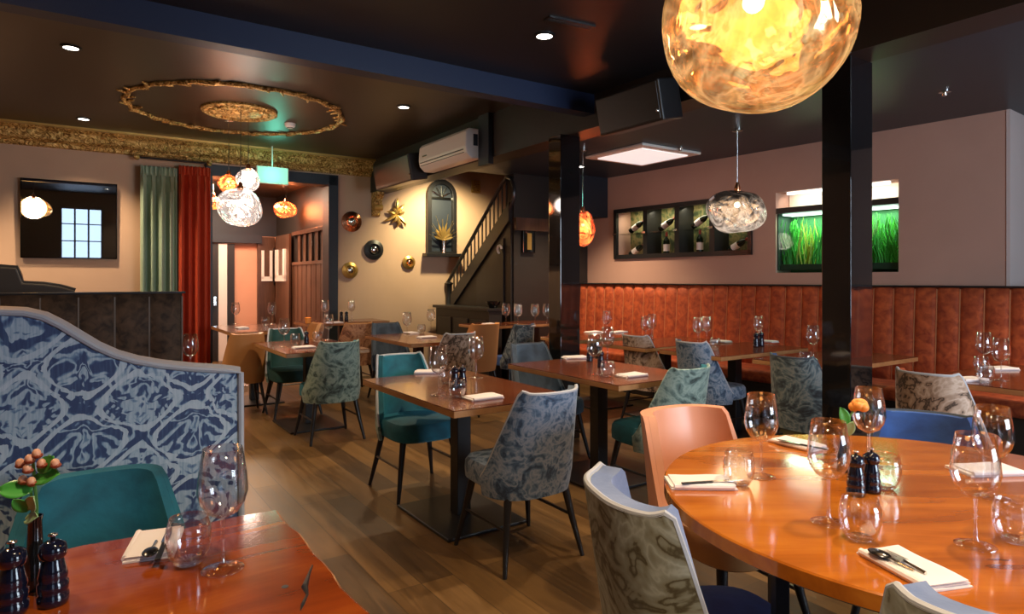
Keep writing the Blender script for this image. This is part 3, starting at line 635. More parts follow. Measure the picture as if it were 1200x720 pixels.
# aquarium
aq = rthing('aquarium', 'planted aquarium built into the pink wall', 'aquarium'); x0, x1 = xa0, xa1
zt2 = zat(251, ya0)+.0
MB().box(x0+.005, x1-.005, .03, .04, az0+.03, zt2).box(x0+.005, x1-.005, .03, .3, az0+.0, az0+.03).obj('tank', 'tank', aq)
MB().box(x0+.005, x1-.005, .0, .29, zt2, zt2+.06).obj('rim', 'blackm', aq)
MB().box(x0+.02, x1-.02, .06, .29, az0+.03, az0+.09).obj('gravel', 'gravel', aq)
MB().box(x0+.002, x1-.002, .30, .315, az0, az1).obj('back_panel', mat('tank_back', (.03, .14, .05), .6), aq)
MB().box(x0+.0, x0+.012, .03, .3, az0+.03, zt2).obj('side_panel', M['gravel'], aq); MB().box(x0+.05, x1-.05, .05, .25, zt2-.02, zt2-.008).obj('hood_lamp', 'led', aq)  # dark side panel added to cover the overly bright reveal
mb = MB(); my = MB()
for k in range(330):
    xx = random.uniform(x0+.04, x1-.04); yy = random.uniform(.08, .27); hh_ = random.uniform(.35, .95)*(zt2-az0-.1); z_ = az0+.08
    tgt = my if (.16 < (xx-x0)/(x1-x0) < .30 and yy < .2) else mb; pts = []
    a = random.uniform(0, 6); b_ = random.uniform(.01, .05)
    for i in range(6): pts.append((xx+b_*math.sin(a+i*.9), yy, z_+hh_*i/5))
    tgt.tube(pts, [.006, .008, .008, .006, .005, .002], 4)
tag(mb.obj('water_weed', 'weed', aq), kind='stuff'); tag(my.obj('yellow_water_weed', 'weedy', aq), kind='stuff')
MB().box(x0+.01, x1-.01, .26, .30, zt2+.06, az1).obj('bright_opening_panel', mat('pale_backing', (.85, .78, .66), .7), aq)  # pale panel standing in for the bright opening to the next room
MB().box(x0+.1, x1-.1, .05, .08, az1-.03, az1-.005).obj('added_strip', 'led', aq)  # glowing strip added to brighten the panel above the tank
def area(name, loc, size, energy, col, rot, sy=None):
    L = bpy.data.lights.new(name, 'AREA'); L.energy = energy; L.color = col; L.size = size
    if sy: L.shape = 'RECTANGLE'; L.size_y = sy
    o = bpy.data.objects.new(name, L); C.objects.link(o); o.location = loc; o.rotation_euler = rot; return o
area('shelf_fill', (*rworld((xw0+xw1)/2, .10), wz1-.06), xw1-xw0-.2, 7, (1, .9, .6), (R(20), 0, RROT), .1)  # added fill light, brightens the bottles and the back of the shelf
area('tank_lamp', (*rworld((x0+x1)/2, .14), zt2-.025), x1-x0-.15, 9, (.75, 1, .7), (0, 0, RROT), .15)
area('tank_top_fill', (*rworld((x0+x1)/2, .1), az1-.035), x1-x0-.2, 3, (1, .88, .68), (R(30), 0, RROT), .06)  # added fill light for the pale panel above the tank

# orange banquette
bq = rthing('banquette', 'long rust orange velvet banquette with channelled back along the pink wall', 'banquette')
XB0, XB1 = rwu(680)[0]-.45, XE+3.2; nch = int((XB1-XB0)/.175); cw = (XB1-XB0)/nch; ZB = 1.33
def bo(i, j):
    x = XB0+(XB1-XB0)*i; ph = ((x-XB0)/cw) % 1.0; bul = .028*abs(math.sin(math.pi*ph))**.45
    return (x, -.10-bul-(.05*(1-j)), .44+(ZB-.44)*j-(.012 if ph < .06 or ph > .94 else 0)*(j > .98))
MB().sheet(bo, lambda i, j: (XB0+(XB1-XB0)*i, -.01, .44+(ZB-.44)*j), nch*10, 6).obj('channelled_back', 'orange', bq, smooth='all')
MB().box(XB0, XB1, -.15, -.01, ZB-.005, ZB+.012).obj('top_rail', 'leg', bq, bevel=.005)
MB().box(XB0, XB1, -.60, -.08, .36, .48).obj('seat', 'orange', bq, bevel=.03, seg=3)
MB().box(XB0, XB1, -.55, -.02, .0, .36).obj('base', 'dark', bq)
mb = MB()
for k in range(1, nch):
    x = XB0+cw*k; mb.tube([(x, -.10-.052, .46), (x, -.104, ZB-.02)], .006, 5)
mb.obj('seam_piping', mat('pale_rust_piping', (.62, .27, .13), .5), bq)

# ------------------------------------------------------------------ left side booths
TP = 2.45
prof = []
for u, v in ((0, 366), (28, 367), (50, 372), (70, 382), (90, 394), (112, 407), (135, 417), (160, 424), (190, 429), (225, 432.5), (262, 434.5), (282, 437)):
    s_, Y = hits(u, TP); prof.append((s_, zat(v, Y)))
s00 = prof[0][0]; prof = [(s00-1.2, prof[0][1]), (s00-.4, prof[0][1]+.003)]+prof
send = prof[-1][0]
bp_ = thing('booth_partition', 'tall curved blue and white damask upholstered booth back', 'booth seat', (*W(send, TP), 0), TH)
loc_ = [(a-send, b_) for a, b_ in prof]
poly = loc_+[(0, .1), (loc_[0][0], .1)]
MB().prism(poly, 0, .09, 'y').obj('padded_panel', 'damask', bp_, bevel=.015, seg=3)
MB().tube([(a, .0, b_) for a, b_ in loc_]+[(.004, 0, .12)], .011, 8).obj('piping', 'piping', bp_, smooth=True)
MB().tube([(a, .045, b_-.012) for a, b_ in loc_], .03, 10).obj('top_welt', 'piping', bp_, smooth=True)
MB().box(loc_[0][0], -.03, .0, .09, 0, .1).obj('plinth', 'dark', bp_)
MB().box(loc_[0][0], -.02, .09, .60, .36, .47).obj('seat', 'bluegrey', bp_, bevel=.03, seg=3); MB().box(loc_[0][0], -.04, .09, .56, 0, .36).obj('base', 'dark', bp_)
# brown channelled banquette
TBq = 5.3; sR, Yr = hits(213, TBq); zt_ = zat(344, Yr)
br_ = thing('booth_bench', 'dark brown velvet booth bench with channelled back behind the blue partition', 'booth seat', (*W(sR, TBq), 0), TH)
cw = .21; n = 11
def bo2(i, j):
    x = -cw*n*(1-i); ph = (x/cw) % 1.0; return (x, -.02-.022*abs(math.sin(math.pi*ph))**.5, .45+(zt_-.45)*j)
MB().sheet(bo2, lambda i, j: (-cw*n*(1-i), .05, .45+(zt_-.45)*j), n*10, 4).obj('channelled_back', 'brownv', br_, smooth='all')
MB().box(-cw*n-.02, .02, -.04, .09, zt_, zt_+.015).obj('top_rail', 'leg', br_, bevel=.004)
MB().box(-cw*n, .0, -.52, -.03, .36, .48).obj('seat', 'brownv', br_, bevel=.03, seg=3); MB().box(-cw*n, .0, -.48, .05, 0, .36).obj('base', 'dark', br_)
mb = MB()
for k in range(1, n+1): mb.tube([(-cw*(k-1)-.001, -.024, .5), (-cw*(k-1)-.001, -.024, zt_-.02)], .006, 5)
mb.obj('seam_piping', mat('grey_brown_piping', (.20, .16, .13), .5), br_)
# dark booth end behind
TD = 5.95; pr = []
for u, v in ((0, 313), (19, 314), (22, 322), (26, 332), (52, 333.5), (70, 336), (88, 341)):
    s_, Y = hits(u, TD); pr.append((s_, zat(v, Y)))
s0_ = pr[-1][0]; pr = [(pr[0][0]-1.2, pr[0][1])]+pr; l2 = [(a-s0_, b_) for a, b_ in pr]
bd = thing('dark_booth', 'dark stepped wooden booth screen under the wall mirror', 'booth seat', (*W(s0_, TD), 0), TH)
MB().prism(l2+[(0, 0), (l2[0][0], 0)], 0, .08, 'y').obj('screen', 'dark', bd, bevel=.01); MB().tube([(a, .04, b_) for a, b_ in l2], .02, 8).obj('cap_rail', 'leg', bd, smooth=True)

# ------------------------------------------------------------------ chairs
def sgnp(x, p): return math.copysign(abs(x)**p, x)
def make_chair(name, outer, inner, seat, pipe, top=.86, peak=.012, wing=.43, lean=.10, hw=.258, hd=.25, taper=.86, phimax=84, k0=.50, k1=.5, thick=.048, pip=True, frontdrop=0, label=''):
    t = thing(name, label, 'chair'); PM = R(phimax)
    def surf(off, zlo):
        def f(i, j):
            ph = -PM+2*PM*i; a = abs(ph)/PM
            k = min(1, max(0, (a-k0)/k1)); k = .45*k*k*(3-2*k)+.55*k*min(1, k*4)
            zt = top+peak*math.exp(-((a-k0)/.07)**2)-(top-wing)*k
            z = zlo+(zt-zlo)*j; q = max(0, (z-.40))/(top-.40)
            x = sgnp(math.sin(ph), .72)*(hw-off)*(1-(1-taper)*q); y = -sgnp(math.cos(ph), .8)*(hd-off)-lean*q*max(0, math.cos(ph))**.6+.02
            if zlo < .40 and z < .42: sh = .06*(.42-z)/.08; x *= 1-sh; y *= 1-sh
            return (x, y, z)
        return f
    shell_ = MB().sheet(surf(0, .34), surf(.018, .34), 40, 10).obj('backrest_shell', outer, t, smooth=True)
    MB().sheet(surf(.0185, .42), surf(thick, .42), 40, 10).obj('backrest', inner, t, smooth=True)
    if pip:
        s0 = surf(.008, .34); MB().tube([s0(i/40, 1.0) for i in range(41)], .009, 7).obj('piping', pipe, shell_, smooth=True)
    # seat cushion
    ol = []; N = 36
    for k in range(N):
        a = 2*math.pi*k/N; ol.append((sgnp(math.cos(a), .55), sgnp(math.sin(a), .55)))
    mb = MB(); rings = [(.90, .36), (.99, .375), (1.0, .42), (.985, .455), (.93, .475), (.6, .482), (.0, .484)]
    vs = []; fs = []
    for sc_, z in rings:
        for (x, y) in ol: vs.append((x*.228*sc_, y*.245*sc_+.035, z))
    for i in range(len(rings)-1):
        for k in range(N): fs.append((i*N+k, i*N+(k+1) % N, (i+1)*N+(k+1) % N, (i+1)*N+k))
    fs.append(tuple(range(N))[::-1]); mb.add(vs, fs).obj('seat', seat, t, smooth=True)
    for sx in (-1, 1):
        for sy in (-1, 1):
            MB().tube([(sx*.17, sy*.165+.02, .37), (sx*.20, sy*.195+.02, .19), (sx*.235, sy*.235+.02, 0)], [.021, .017, .011], 10).obj('leg', 'leg', t, smooth=True)
        MB().tube([(sx*.203, -.18, .20), (sx*.203, .22, .20)], .008, 6).obj('stretcher', 'leg', t)
    return t
placed = {}
def chair(proto, u_or_xy, rz, label, group=None, scale=1, zs=1):
    p = PROTO[proto]
    if proto in placed: o = copy_tree(p)
    else: o = p; placed[proto] = 1
    o.location = (*u_or_xy, 0); o.rotation_euler = (0, 0, rz); o['label'] = label; o['group'] = group or 'upholstered dining chairs'
    if scale != 1 or zs != 1: o.scale = (scale, scale, zs)
    return o
PROTO = dict(
 blue=make_chair('dining_chair', 'pat_blue', 'slatev', 'pat_blue', 'piping'),
 teal=make_chair('dining_chair', 'pat_green', 'teal', 'teal', 'piping'),
 green=make_chair('dining_chair', 'pat_green', 'teal', 'teal', 'pat_green'),
 dgreen=make_chair('dining_chair', 'pat_green', 'green', 'green', 'piping'),
 slate=make_chair('dining_chair', 'slatev', 'slatev', 'slatev', 'pipedark'),
 beige=make_chair('dining_chair', 'pat_beige', 'orange', 'orange', 'piping', wing=.43),
 sand=make_chair('dining_chair', 'pat_sand', 'bluegrey', 'blue', 'piping', wing=.42, taper=.97, k0=.62, k1=.34, lean=.07, thick=.072),
 dark=make_chair('dining_chair', 'pat_dark', 'blue', 'blue', 'pipedark', wing=.43),
 royal=make_chair('dining_chair', 'pat_dark', 'blue', 'blue', 'pipedark'),
 rust=make_chair('dining_chair', 'pat_rust', 'tan', 'tan', 'tan', wing=.43),
 tan=make_chair('leather_chair', 'tan', 'tan', 'tan', 'tan', wing=.50, pip=False, taper=.95),
 peach=make_chair('leather_chair', 'peach', 'peach', 'tan', 'tan', top=.86, peak=0, wing=.44, pip=False, taper=.97, lean=.09, phimax=88, k0=.66, k1=.30),
 teal2=make_chair('dining_chair', 'teal', 'teal', 'teal', 'teal', peak=-.004, pip=False, k0=.36, k1=.6, taper=.92, lean=.08),
)
E1, E2, E2N, E1N = TH-R(90), TH, TH+R(180), TH+R(90)     # facing directions
def off(xy, a, b_): w = W(a, b_); return (xy[0]+w[0], xy[1]+w[1])

# ------------------------------------------------------------------ tables
def make_table(lx, ly, zt=.76, topm='toptan', label='', group=None, base=.26):
    t = thing('dining_table', label, 'table', group=group)
    MB().box(-lx/2, lx/2, -ly/2, ly/2, zt-.004, zt).obj('tabletop', topm, t); C.objects[-1] if False else None
    o = MB().box(-lx/2, lx/2, -ly/2, ly/2, zt-.038, zt-.0041).obj('edge_band', 'topedge', t, bevel=.004)
    MB().box(-.045, .045, -.045, .045, .02, zt-.038).obj('pillar', 'blackm', t, bevel=.004)
    MB().box(-base, base, -base*1.25, base*1.25, 0, .018).obj('base_plate', 'blackm', t, bevel=.005)
    MB().box(-lx*.3, lx*.3, -ly*.3, ly*.3, zt-.05, zt-.0385).obj('top_bracket', 'blackm', t)
    return t
TG = 'pillar dining tables'
TA = make_table(.75, 1.2, label='red-brown dining table in mid floor between the teal and blue marbled chairs', group=TG)
def put(o, near, lx, ly, rz):        # near corner (F): +x = right, +y = away in table axes
    c_, s_ = math.cos(rz), math.sin(rz); a, b_ = lx/2, ly/2
    o.location = (near[0]+a*c_-b_*s_, near[1]+a*s_+b_*c_, 0); o.rotation_euler = (0, 0, rz)
def table_copy(label): o = copy_tree(TA); o['label'] = label; return o
nA = P(532, 482, .76); put(TA, nA, .75, 1.2, TH)
nB = P(725, 452, .76); o = table_copy('red-brown dining table just left of the sage marbled chair, by the middle column'); put(o, nB, .75, 1.2, TH)
nC = P(335, 415, .76); o = table_copy('dining table before the doorway with the sage marbled chair at its end'); put(o, nC, .75, 1.2, TH)
nD = P(481, 403.5, .76); o = table_copy('dining table under the stairs with the beige marbled chair at its end'); put(o, nD, .75, 1.2, TH)
ZH = .84
tE = make_table(1.1, .6, ZH, label='far dining table along the grey wall beneath the round ornaments', group=TG); tE.location = (*W(2.95, 8.42), 0); tE.rotation_euler.z = TH
nN = P(270, 390, ZH); tN = make_table(.72, 1.15, ZH, label='dining table beside the red curtain in front of the hall', group=TG); put(tN, nN, .72, 1.15, TH)
tM = make_table(.55, .6, ZH, label='small far table left of the middle column, before the stairs', group=TG, base=.2); tM.location = (*W(4.26, 6.80), 0); tM.rotation_euler.z = TH
o = copy_tree(tM); o['label'] = 'small far table partly behind the middle column'; o.location = (*W(4.92, 6.78), 0)
# right zone: long axis to the wall
def rtable(outer_near, label, w=.68, L=1.25):
    t = make_table(L, w, label=label, group=TG); put(t, outer_near, L, w, TH); return t
gN = P(845, 418.5, .76); rtable(gN, 'banquette table with tall pillar, between the two black columns')
hS = (S(*P(925, 416, .87))[0]+.36, S(*P(925, 416, .87))[1]-.12)
hN = W(*hS); rtable(hN, 'banquette table partly hidden by the right black column')
jN = P(1075, 443, .76); jS = S(*jN); jN = W(jS[0], jS[1]-.92); rtable(jN, 'banquette table at far right with paired wine glasses', .92, 1.3)
kS = S(*gN); kN = W(kS[0]-.05, kS[1]+.80); rtable(kN, 'farther banquette table with the beige chair, right of the middle column')
lN = W(kS[0]-.1, kS[1]+1.75); rtable(lN, 'farthest banquette table, nearly hidden behind the middle column', .6, 1.1)
# booth table behind the blue partition
o = make_table(1.15, .7, label='booth table between the blue partition and the brown bench', group=TG); sQ = S(-2.13, 4.3); o.location = (*W(sQ[0]-.35, 4.45), 0); o.rotation_euler.z = TH
# front left live-edge table
cN = P(325, 597, .76); ft = thing('live_edge_table', 'reddish live-edge wooden table at the front left corner', 'table', (*cN, 0), TH)
LX, LY = 1.35, .95
def edge(n, a, b_, amp, sd): return [(a[0]+(b_[0]-a[0])*k/n+(amp*math.sin(k*1.9+sd)+amp*.6*math.sin(k*.8+sd))*(a[0] == b_[0] or 0)*(0 < k < n), a[1]+(b_[1]-a[1])*k/n+(amp*math.sin(k*1.7+sd)+amp*.6*math.sin(k*.7))*(a[1] == b_[1])*(0 < k < n)) for k in range(n)]
pl_ = edge(12, (0, 0), (-LX, 0), .012, 1)+[(-LX, 0)]+[(-LX, -LY)]+edge(12, (-LX, -LY), (0, -LY), .008, 2)[1:]+edge(14, (0, -LY), (0, 0), .004, 0)
MB().prism(pl_, .722, .76, 'z').obj('tabletop', 'topred', ft, bevel=.006, seg=2)
mb = MB()
for (u, v) in ((352, 670),): pass
def tl_(u, v): x, y = P(u, v, .76); d_ = S(x-cN[0], y-cN[1]); return d_
crk = [tl_(u, v) for u, v in ((366, 663), (361, 676), (357, 688), (360, 697), (355, 708), (352, 716))]
MB().tube([(a, b_, .7598) for a, b_ in crk], [.002, .004, .007, .003, .004, .001], 6).obj('knot_crack', 'blackm', ft)
a = tl_(334, 688); MB().lathe([(0, .0012), (.007, .0012), (.008, 0)], 12, (a[0], a[1], .7595)).obj('knot', 'blackm', ft)
for x in (-.25, -LX+.25):
    MB().box(x-.035, x+.035, -LY+.15, -.15, .68, .721).box(x-.035, x+.035, -LY/2-.035, -LY/2+.035, .03, .68).box(x-.035, x+.035, -LY+.15, -.15, 0, .03).obj('leg', 'blackm', ft, bevel=.004)
# round table
pts3 = [P(1010, 511, .76), P(778, 562, .76), P(1100, 713, .76)]
def circ(a, b_, c_):
    ax, ay = a; bx, by = b_; cx, cy = c_; d_ = 2*(ax*(by-cy)+bx*(cy-ay)+cx*(ay-by))
    ux = ((ax*ax+ay*ay)*(by-cy)+(bx*bx+by*by)*(cy-ay)+(cx*cx+cy*cy)*(ay-by))/d_; uy = ((ax*ax+ay*ay)*(cx-bx)+(bx*bx+by*by)*(ax-cx)+(cx*cx+cy*cy)*(bx-ax))/d_
    return ux, uy, math.hypot(ax-ux, ay-uy)
RX, RY, RR = circ(*pts3); print('ROUND', RX, RY, RR)
rt = thing('round_table', 'large round polished orange wooden table at the front right', 'table', (RX, RY, 0), 0)
MB().lathe([(0, .76), (RR-.004, .76), (RR, .756), (RR, .722), (RR-.01, .715), (0, .715)], 96).obj('tabletop', 'toporange', rt, smooth=True)
MB().lathe([(.0, .70), (RR*.62, .70), (RR*.62, .7148), (0, .7148)], 48).obj('under_frame', 'blackm', rt)
for k in range(4):
    a = R(204+90*k); x, y = .62*math.cos(a)*RR/.8, .62*math.sin(a)*RR/.8
    MB().box(x-.018, x+.018, y-.018, y+.018, 0, .705).obj('leg', 'blackm', rt, bevel=.003)

# chair placements
chair('blue', off(nA, .375, -.02), E2, 'blue-grey marbled chair seen from behind in mid floor')
chair('teal', off(nA, .375, 1.22), E2N, 'teal velvet chair with pale piping at the far end of the mid-floor table')
chair('green', off(nB, .375, .03), E2, 'sage marbled chair with teal seat, back turned, right of the middle')
chair('slate', off(nB, .375, 1.22), E2N, 'dark slate blue chair left of the middle column')
chair('green', off(nC, .375, -.02), E2, 'sage marbled chair seen from behind before the doorway')
chair('dgreen', off(nC, .375, 1.2), E2N, 'dark green velvet chair facing out from the doorway table')
chair('beige', off(nD, .42, 0), E2, 'beige marbled chair with dark veins under the stairs')
chair('slate', off(nD, .375, 1.25), E2N, 'dark blue chair at the far end of the table under the stairs')
gm = S(*P(807, 402, .87)); 
chair('blue', W(gm[0]+.40, gm[1]+.10), E1, 'light blue-grey marbled chair tucked at the banquette, between the columns')
km = S(*P(738, 394, .87)); chair('beige', W(km[0]+.40, km[1]+.08), E1, 'beige marbled chair right of the middle column at the banquette tables')
hm_ = S(*P(925, 417, .87)); chair('dark', W(hm_[0]+.28, hm_[1]), E1, 'dark teal marbled chair left of the right black column')
jm = S(*P(1095, 437, .87)); chair('beige', W(jm[0]+.28, jm[1]+.05), E1, 'large beige marbled chair nearest the far right table')
PROTO['blue2'] = PROTO['blue']
chair('rust', ((409-600)/F*8.0+.02, 8.05), E2, 'rust-brown marbled chair at the far wall table')
chair('tan', off(nN, .10, -.10), E2, 'tan leather chair closest at the table beside the red curtain', None, .85, .98)
chair('rust', off(nN, .80, .48), E1N, 'brown marbled chair right of the table beside the red curtain')
chair('tan', W(3.80, 6.42), E2, 'tan leather chair left of the small tables before the stairs', None, 1, 1.04)
chair('dark', W(4.36, 6.42), E2, 'dark patterned chair before the stairs tables', None, .85, 1.0)
chair('rust', W(4.86, 6.35), E2, 'rust marbled chair half hidden by the middle column', None, .9, .95)
tm = off(cN, -.41, .08); chair('teal2', tm, E2N, 'teal velvet chair at the front left table before the damask partition', None, 1.04, .98)
# around the round table
def face(x, y, tx, ty): return math.atan2(ty-y, tx-x)-R(90)
chair('sand', (.50, 1.73), face(.50, 1.73, RX+.1, 1.93), 'front chair with sand scroll back and blue velvet inside at the round table', None, 1.0, .99)
chair('peach', (.83, 2.60), face(.83, 2.60, 1.15, 1.98), 'peach leather chair behind the left rim of the round table', None, 1.02, .97)
chair('royal', (1.70, 2.66), face(1.70, 2.66, RX, RY), 'royal blue velvet chair beyond the round table', None, 1.1, .92)
chair('sand', (.955, 1.270), face(.955, 1.270, RX, RY), 'blue chair whose top edge shows at the bottom, before the round table', None, 1.0, .975)

# ------------------------------------------------------------------ tableware
def proto_wine():
    t = thing('wine_glass', 'x', 'wine glass', group='stemmed wine glasses')
    MB().lathe([(.0045, .105), (.012, .108), (.030, .118), (.043, .138), (.049, .160), (.046, .195), (.038, .248), (.037, .248), (.045, .195), (.0478, .160), (.042, .139), (.029, .120), (.011, .111), (0, .110)], 28).obj('bowl', 'glass', t, smooth='all')
    MB().lathe([(.040, 0), (.041, .0015), (.030, .003), (.012, .006), (.005, .016), (.0036, .04), (.0036, .09), (.0045, .105)], 24).obj('stem', thin_glass('stem_glass', (.97, .95, .94), 1, .16), t, smooth='all')
    return t
def proto_tumbler():
    t = thing('water_glass', 'x', 'glass tumbler', group='rounded water tumblers')
    MB().lathe([(0, .0), (.024, .0), (.032, .006), (.042, .025), (.048, .052), (.047, .078), (.040, .105), (.039, .105), (.0455, .078), (.0465, .052), (.040, .027), (.030, .010), (0, .008)], 28).obj('body', 'glass', t, smooth='all')
    MB().lathe([(0, .0005), (.022, .0005), (.03, .006), (.026, .011), (0, .009)], 24).obj('thick_base', 'glass', t, smooth='all'); return t
def proto_mill():
    t = thing('pepper_mill', 'x', 'mill', group='dark salt and pepper mills')
    MB().lathe([(0, 0), (.024, 0), (.026, .006), (.026, .018), (.023, .022), (.0255, .03), (.0255, .04), (.022, .045), (.0245, .053), (.021, .068), (.017, .085)], 24).obj('body', 'mill', t, smooth='all')
    cap_ = MB().lathe([(.018, .0855), (.022, .09), (.0235, .10), (.021, .112), (.010, .119), (0, .12)], 24).obj('cap', 'mill', t, smooth='all')
    MB().lathe([(0, .1205), (.004, .1205), (.004, .126), (.008, .128), (.008, .131), (0, .133)], 12).obj('knob', 'chrome', cap_, smooth='all'); return t
def proto_napkin():
    t = thing('napkin', 'x', 'napkin', group='folded white napkins')
    def lay(z0, th, dx, dy, w, l, sd):
        def f(top):
            def g(i, j):
                x = (i-.5)*w+dx; y = (j-.5)*l+dy; e = min(1, 8*min(i, 1-i, j, 1-j)+.35)
                wv = .0012*math.sin(i*5+sd)+.0012*math.sin(j*7+sd*2)
                return (x, y, z0+(th*e+max(0, wv) if top else 0))
            return g
        return f
    mb = MB()
    for (z0, th, dx, dy, w, l, sd) in ((0, .006, 0, 0, .115, .20, 1), (.006, .006, .002, .002, .108, .195, 2), (.012, .005, -.002, -.004, .104, .185, 3)):
        mb.sheet(lay(z0, th, dx, dy, w, l, sd)(True), lay(z0, th, dx, dy, w, l, sd)(False), 12, 16)
    mb.obj('cloth', 'napkin', t, smooth=True)
    mb = MB(); mb.tube([(-.054, y, .009) for y in (-.09, .09)], .0085, 8); mb.obj('rolled_fold', 'napkin', t, smooth=True)
    return t
PT = dict(wine=proto_wine(), tum=proto_tumbler(), mill=proto_mill(), nap=proto_napkin()); used = set()
def item(kind, u, v, z, label, rz=0, sc_=1.0):
    o = PT[kind] if kind not in used else copy_tree(PT[kind]); used.add(kind)
    x, y = P(u, v, z); o.location = (x, y, z+.0005); o.rotation_euler.z = rz; o.scale = (sc_*(1.08 if kind == 'wine' else 1),)*3; o['label'] = label; return o
Z = .76
def items(where, z, lst):
    for e in lst: item(e[0], e[1], e[2], z, e[3]+' '+where, *(e[4:]))
items('on the round table', Z, [
 ('wine', 892, 559, 'tall wine glass at the back left, behind the tumbler'), ('tum', 866, 569, 'water tumbler beside the back left napkin'),
 ('wine', 971, 613, 'wine glass left of the dark mills'), ('tum', 1008, 634, 'water tumbler in front of the dark mills'),
 ('wine', 1018, 547, 'wine glass with the orange flower seen through it, behind the mills'), ('tum', 1036, 573, 'water tumbler behind and right of the mills'),
 ('mill', 1003, 581, 'left, nearer dark mill of the pair'), ('mill', 1021, 577, 'right, farther dark mill of the pair'),
 ('wine', 1143, 640, 'large-bowled wine glass nearest the right edge'), ('wine', 1163, 584, 'wine glass overlapping behind the right-hand one'),
 ('tum', 1190, 636, 'water tumbler cut by the right edge of the photo'),
 ('nap', 820, 568, 'folded napkin on the left rim', R(88), 1.0), ('nap', 934, 522, 'folded napkin at the back holding a knife', R(30), .95),
 ('nap', 1155, 553, 'folded napkin behind the right wine glasses', R(95), 1.0), ('nap', 1068, 668, 'folded napkin at the front rim with spoon and fork', R(-12+25), .98)])
items('on the front left table', Z, [('nap', 182, 640, 'folded napkin', R(20), .9), ('tum', 221, 661, 'water tumbler'), ('wine', 261, 668, 'tall wine glass'),
 ('mill', 62, 708, 'ribbed dark mill right of the vase', 0, 1.05), ('mill', 14, 719, 'ribbed dark mill left of the vase', 0, 1.05)])
items('on the mid-floor table', Z, [('wine', 514, 463, 'nearer wine glass'), ('wine', 558, 443, 'farther wine glass'), ('tum', 536, 467, 'front tumbler'), ('tum', 524, 450, 'rear tumbler'),
 ('mill', 533, 455, 'left mill'), ('mill', 542, 454, 'right mill'), ('nap', 566, 467, 'napkin nearest the blue chair', TH+R(90)), ('nap', 503, 437, 'napkin nearest the teal chair', TH+R(60))])
items('on the table beside the middle column', Z, [('wine', 697, 439, 'nearer wine glass'), ('wine', 712, 424, 'farther wine glass'), ('tum', 712, 442, 'tumbler'), ('mill', 704, 431, 'dark mill'),
 ('nap', 740, 441, 'napkin at the near end', TH+R(90)), ('nap', 674, 420, 'napkin at the far end', TH+R(70)), ('mill', 691, 424, 'small mill')])
items('on the doorway table', Z, [('wine', 333, 407, 'left wine glass'), ('wine', 385, 399, 'right wine glass'), ('tum', 346, 404, 'left tumbler'), ('tum', 372, 401, 'right tumbler'), ('mill', 359, 403, 'dark mill'), ('nap', 356, 408, 'napkin', TH+R(90))])
items('on the table under the stairs', Z, [('wine', 477, 394, 'left wine glass'), ('wine', 505, 388, 'right wine glass'), ('tum', 494, 391, 'tumbler'), ('nap', 482, 391, 'upper napkin', TH), ('nap', 500, 396, 'lower napkin', TH+R(90))])
items('on the far wall table', ZH, [('wine', 381, 376, 'left wine glass'), ('wine', 412, 375, 'right wine glass'), ('mill', 400, 376, 'left mill'), ('mill', 406, 376, 'right mill'), ('nap', 392, 379, 'napkin', TH+R(90))])
items('on the red curtain table', ZH, [('wine', 276, 380, 'left wine glass'), ('wine', 319, 380, 'right wine glass'), ('tum', 311, 382, 'tumbler'), ('nap', 284, 385, 'napkin', TH)])
items('on the small table left of the middle column', ZH, [('wine', 593, 382, 'left wine glass'), ('wine', 607, 383, 'right wine glass'), ('nap', 572, 380, 'napkin', TH+R(90), .75)])
items('on the small table behind the middle column', ZH, [('wine', 627, 383, 'left wine glass'), ('wine', 641, 383, 'right wine glass'), ('nap', 617, 383, 'napkin', TH+R(90))])
items('on the banquette table between the columns', Z, [('wine', 818, 405, 'left wine glass'), ('wine', 828, 403, 'right wine glass'), ('tum', 838, 410, 'tumbler'), ('nap', 845, 401, 'left napkin', TH), ('nap', 899, 401, 'right napkin', TH), ('mill', 886, 407, 'left mill', 0, 1.1), ('mill', 892, 406, 'right mill', 0, 1.1), ('wine', 889, 402, 'rear wine glass')])
items('on the farther banquette table', Z, [('wine', 757, 402, 'left wine glass'), ('wine', 764, 398, 'right wine glass'), ('tum', 760, 405, 'tumbler')])
items('on the farthest banquette table', Z, [('wine', 711, 392, 'wine glass'), ('nap', 725, 390, 'right napkin', TH+R(90)), ('nap', 695, 390, 'left napkin', TH+R(90))])
items('on the banquette table at the right column', Z, [('nap', 928, 425, 'napkin', TH+R(80)), ('tum', 944, 429, 'tumbler'), ('wine', 953, 421, 'wine glass')])
items('on the far right banquette table', Z, [('wine', 1153, 435, 'left wine glass'), ('wine', 1173, 446, 'right wine glass'), ('tum', 1155, 449, 'nearer tumbler'), ('tum', 1150, 436, 'farther tumbler'), ('nap', 1172, 433, 'folded napkin', TH+R(60)), ('nap', 1135, 446, 'napkin beside the beige chair', TH+R(70))])
items('on the booth table behind the damask partition', Z, [('wine', 223, 438, 'wine glass')])
# candle on far table
x, y = P(361, 379, ZH); t = thing('tea_light', 'small glowing amber tea light on the far wall table', 'candle', (x, y, ZH+.001)); MB().lathe([(0, 0), (.035, 0), (.04, .07), (.036, .07), (.03, .01), (0, .01)], 14).obj('cup', M['rose'], t, smooth=True); MB().lathe([(.0, .011), (.025, .011), (.025, .04), (0, .045)], 10).obj('flame', 'bulb', t)
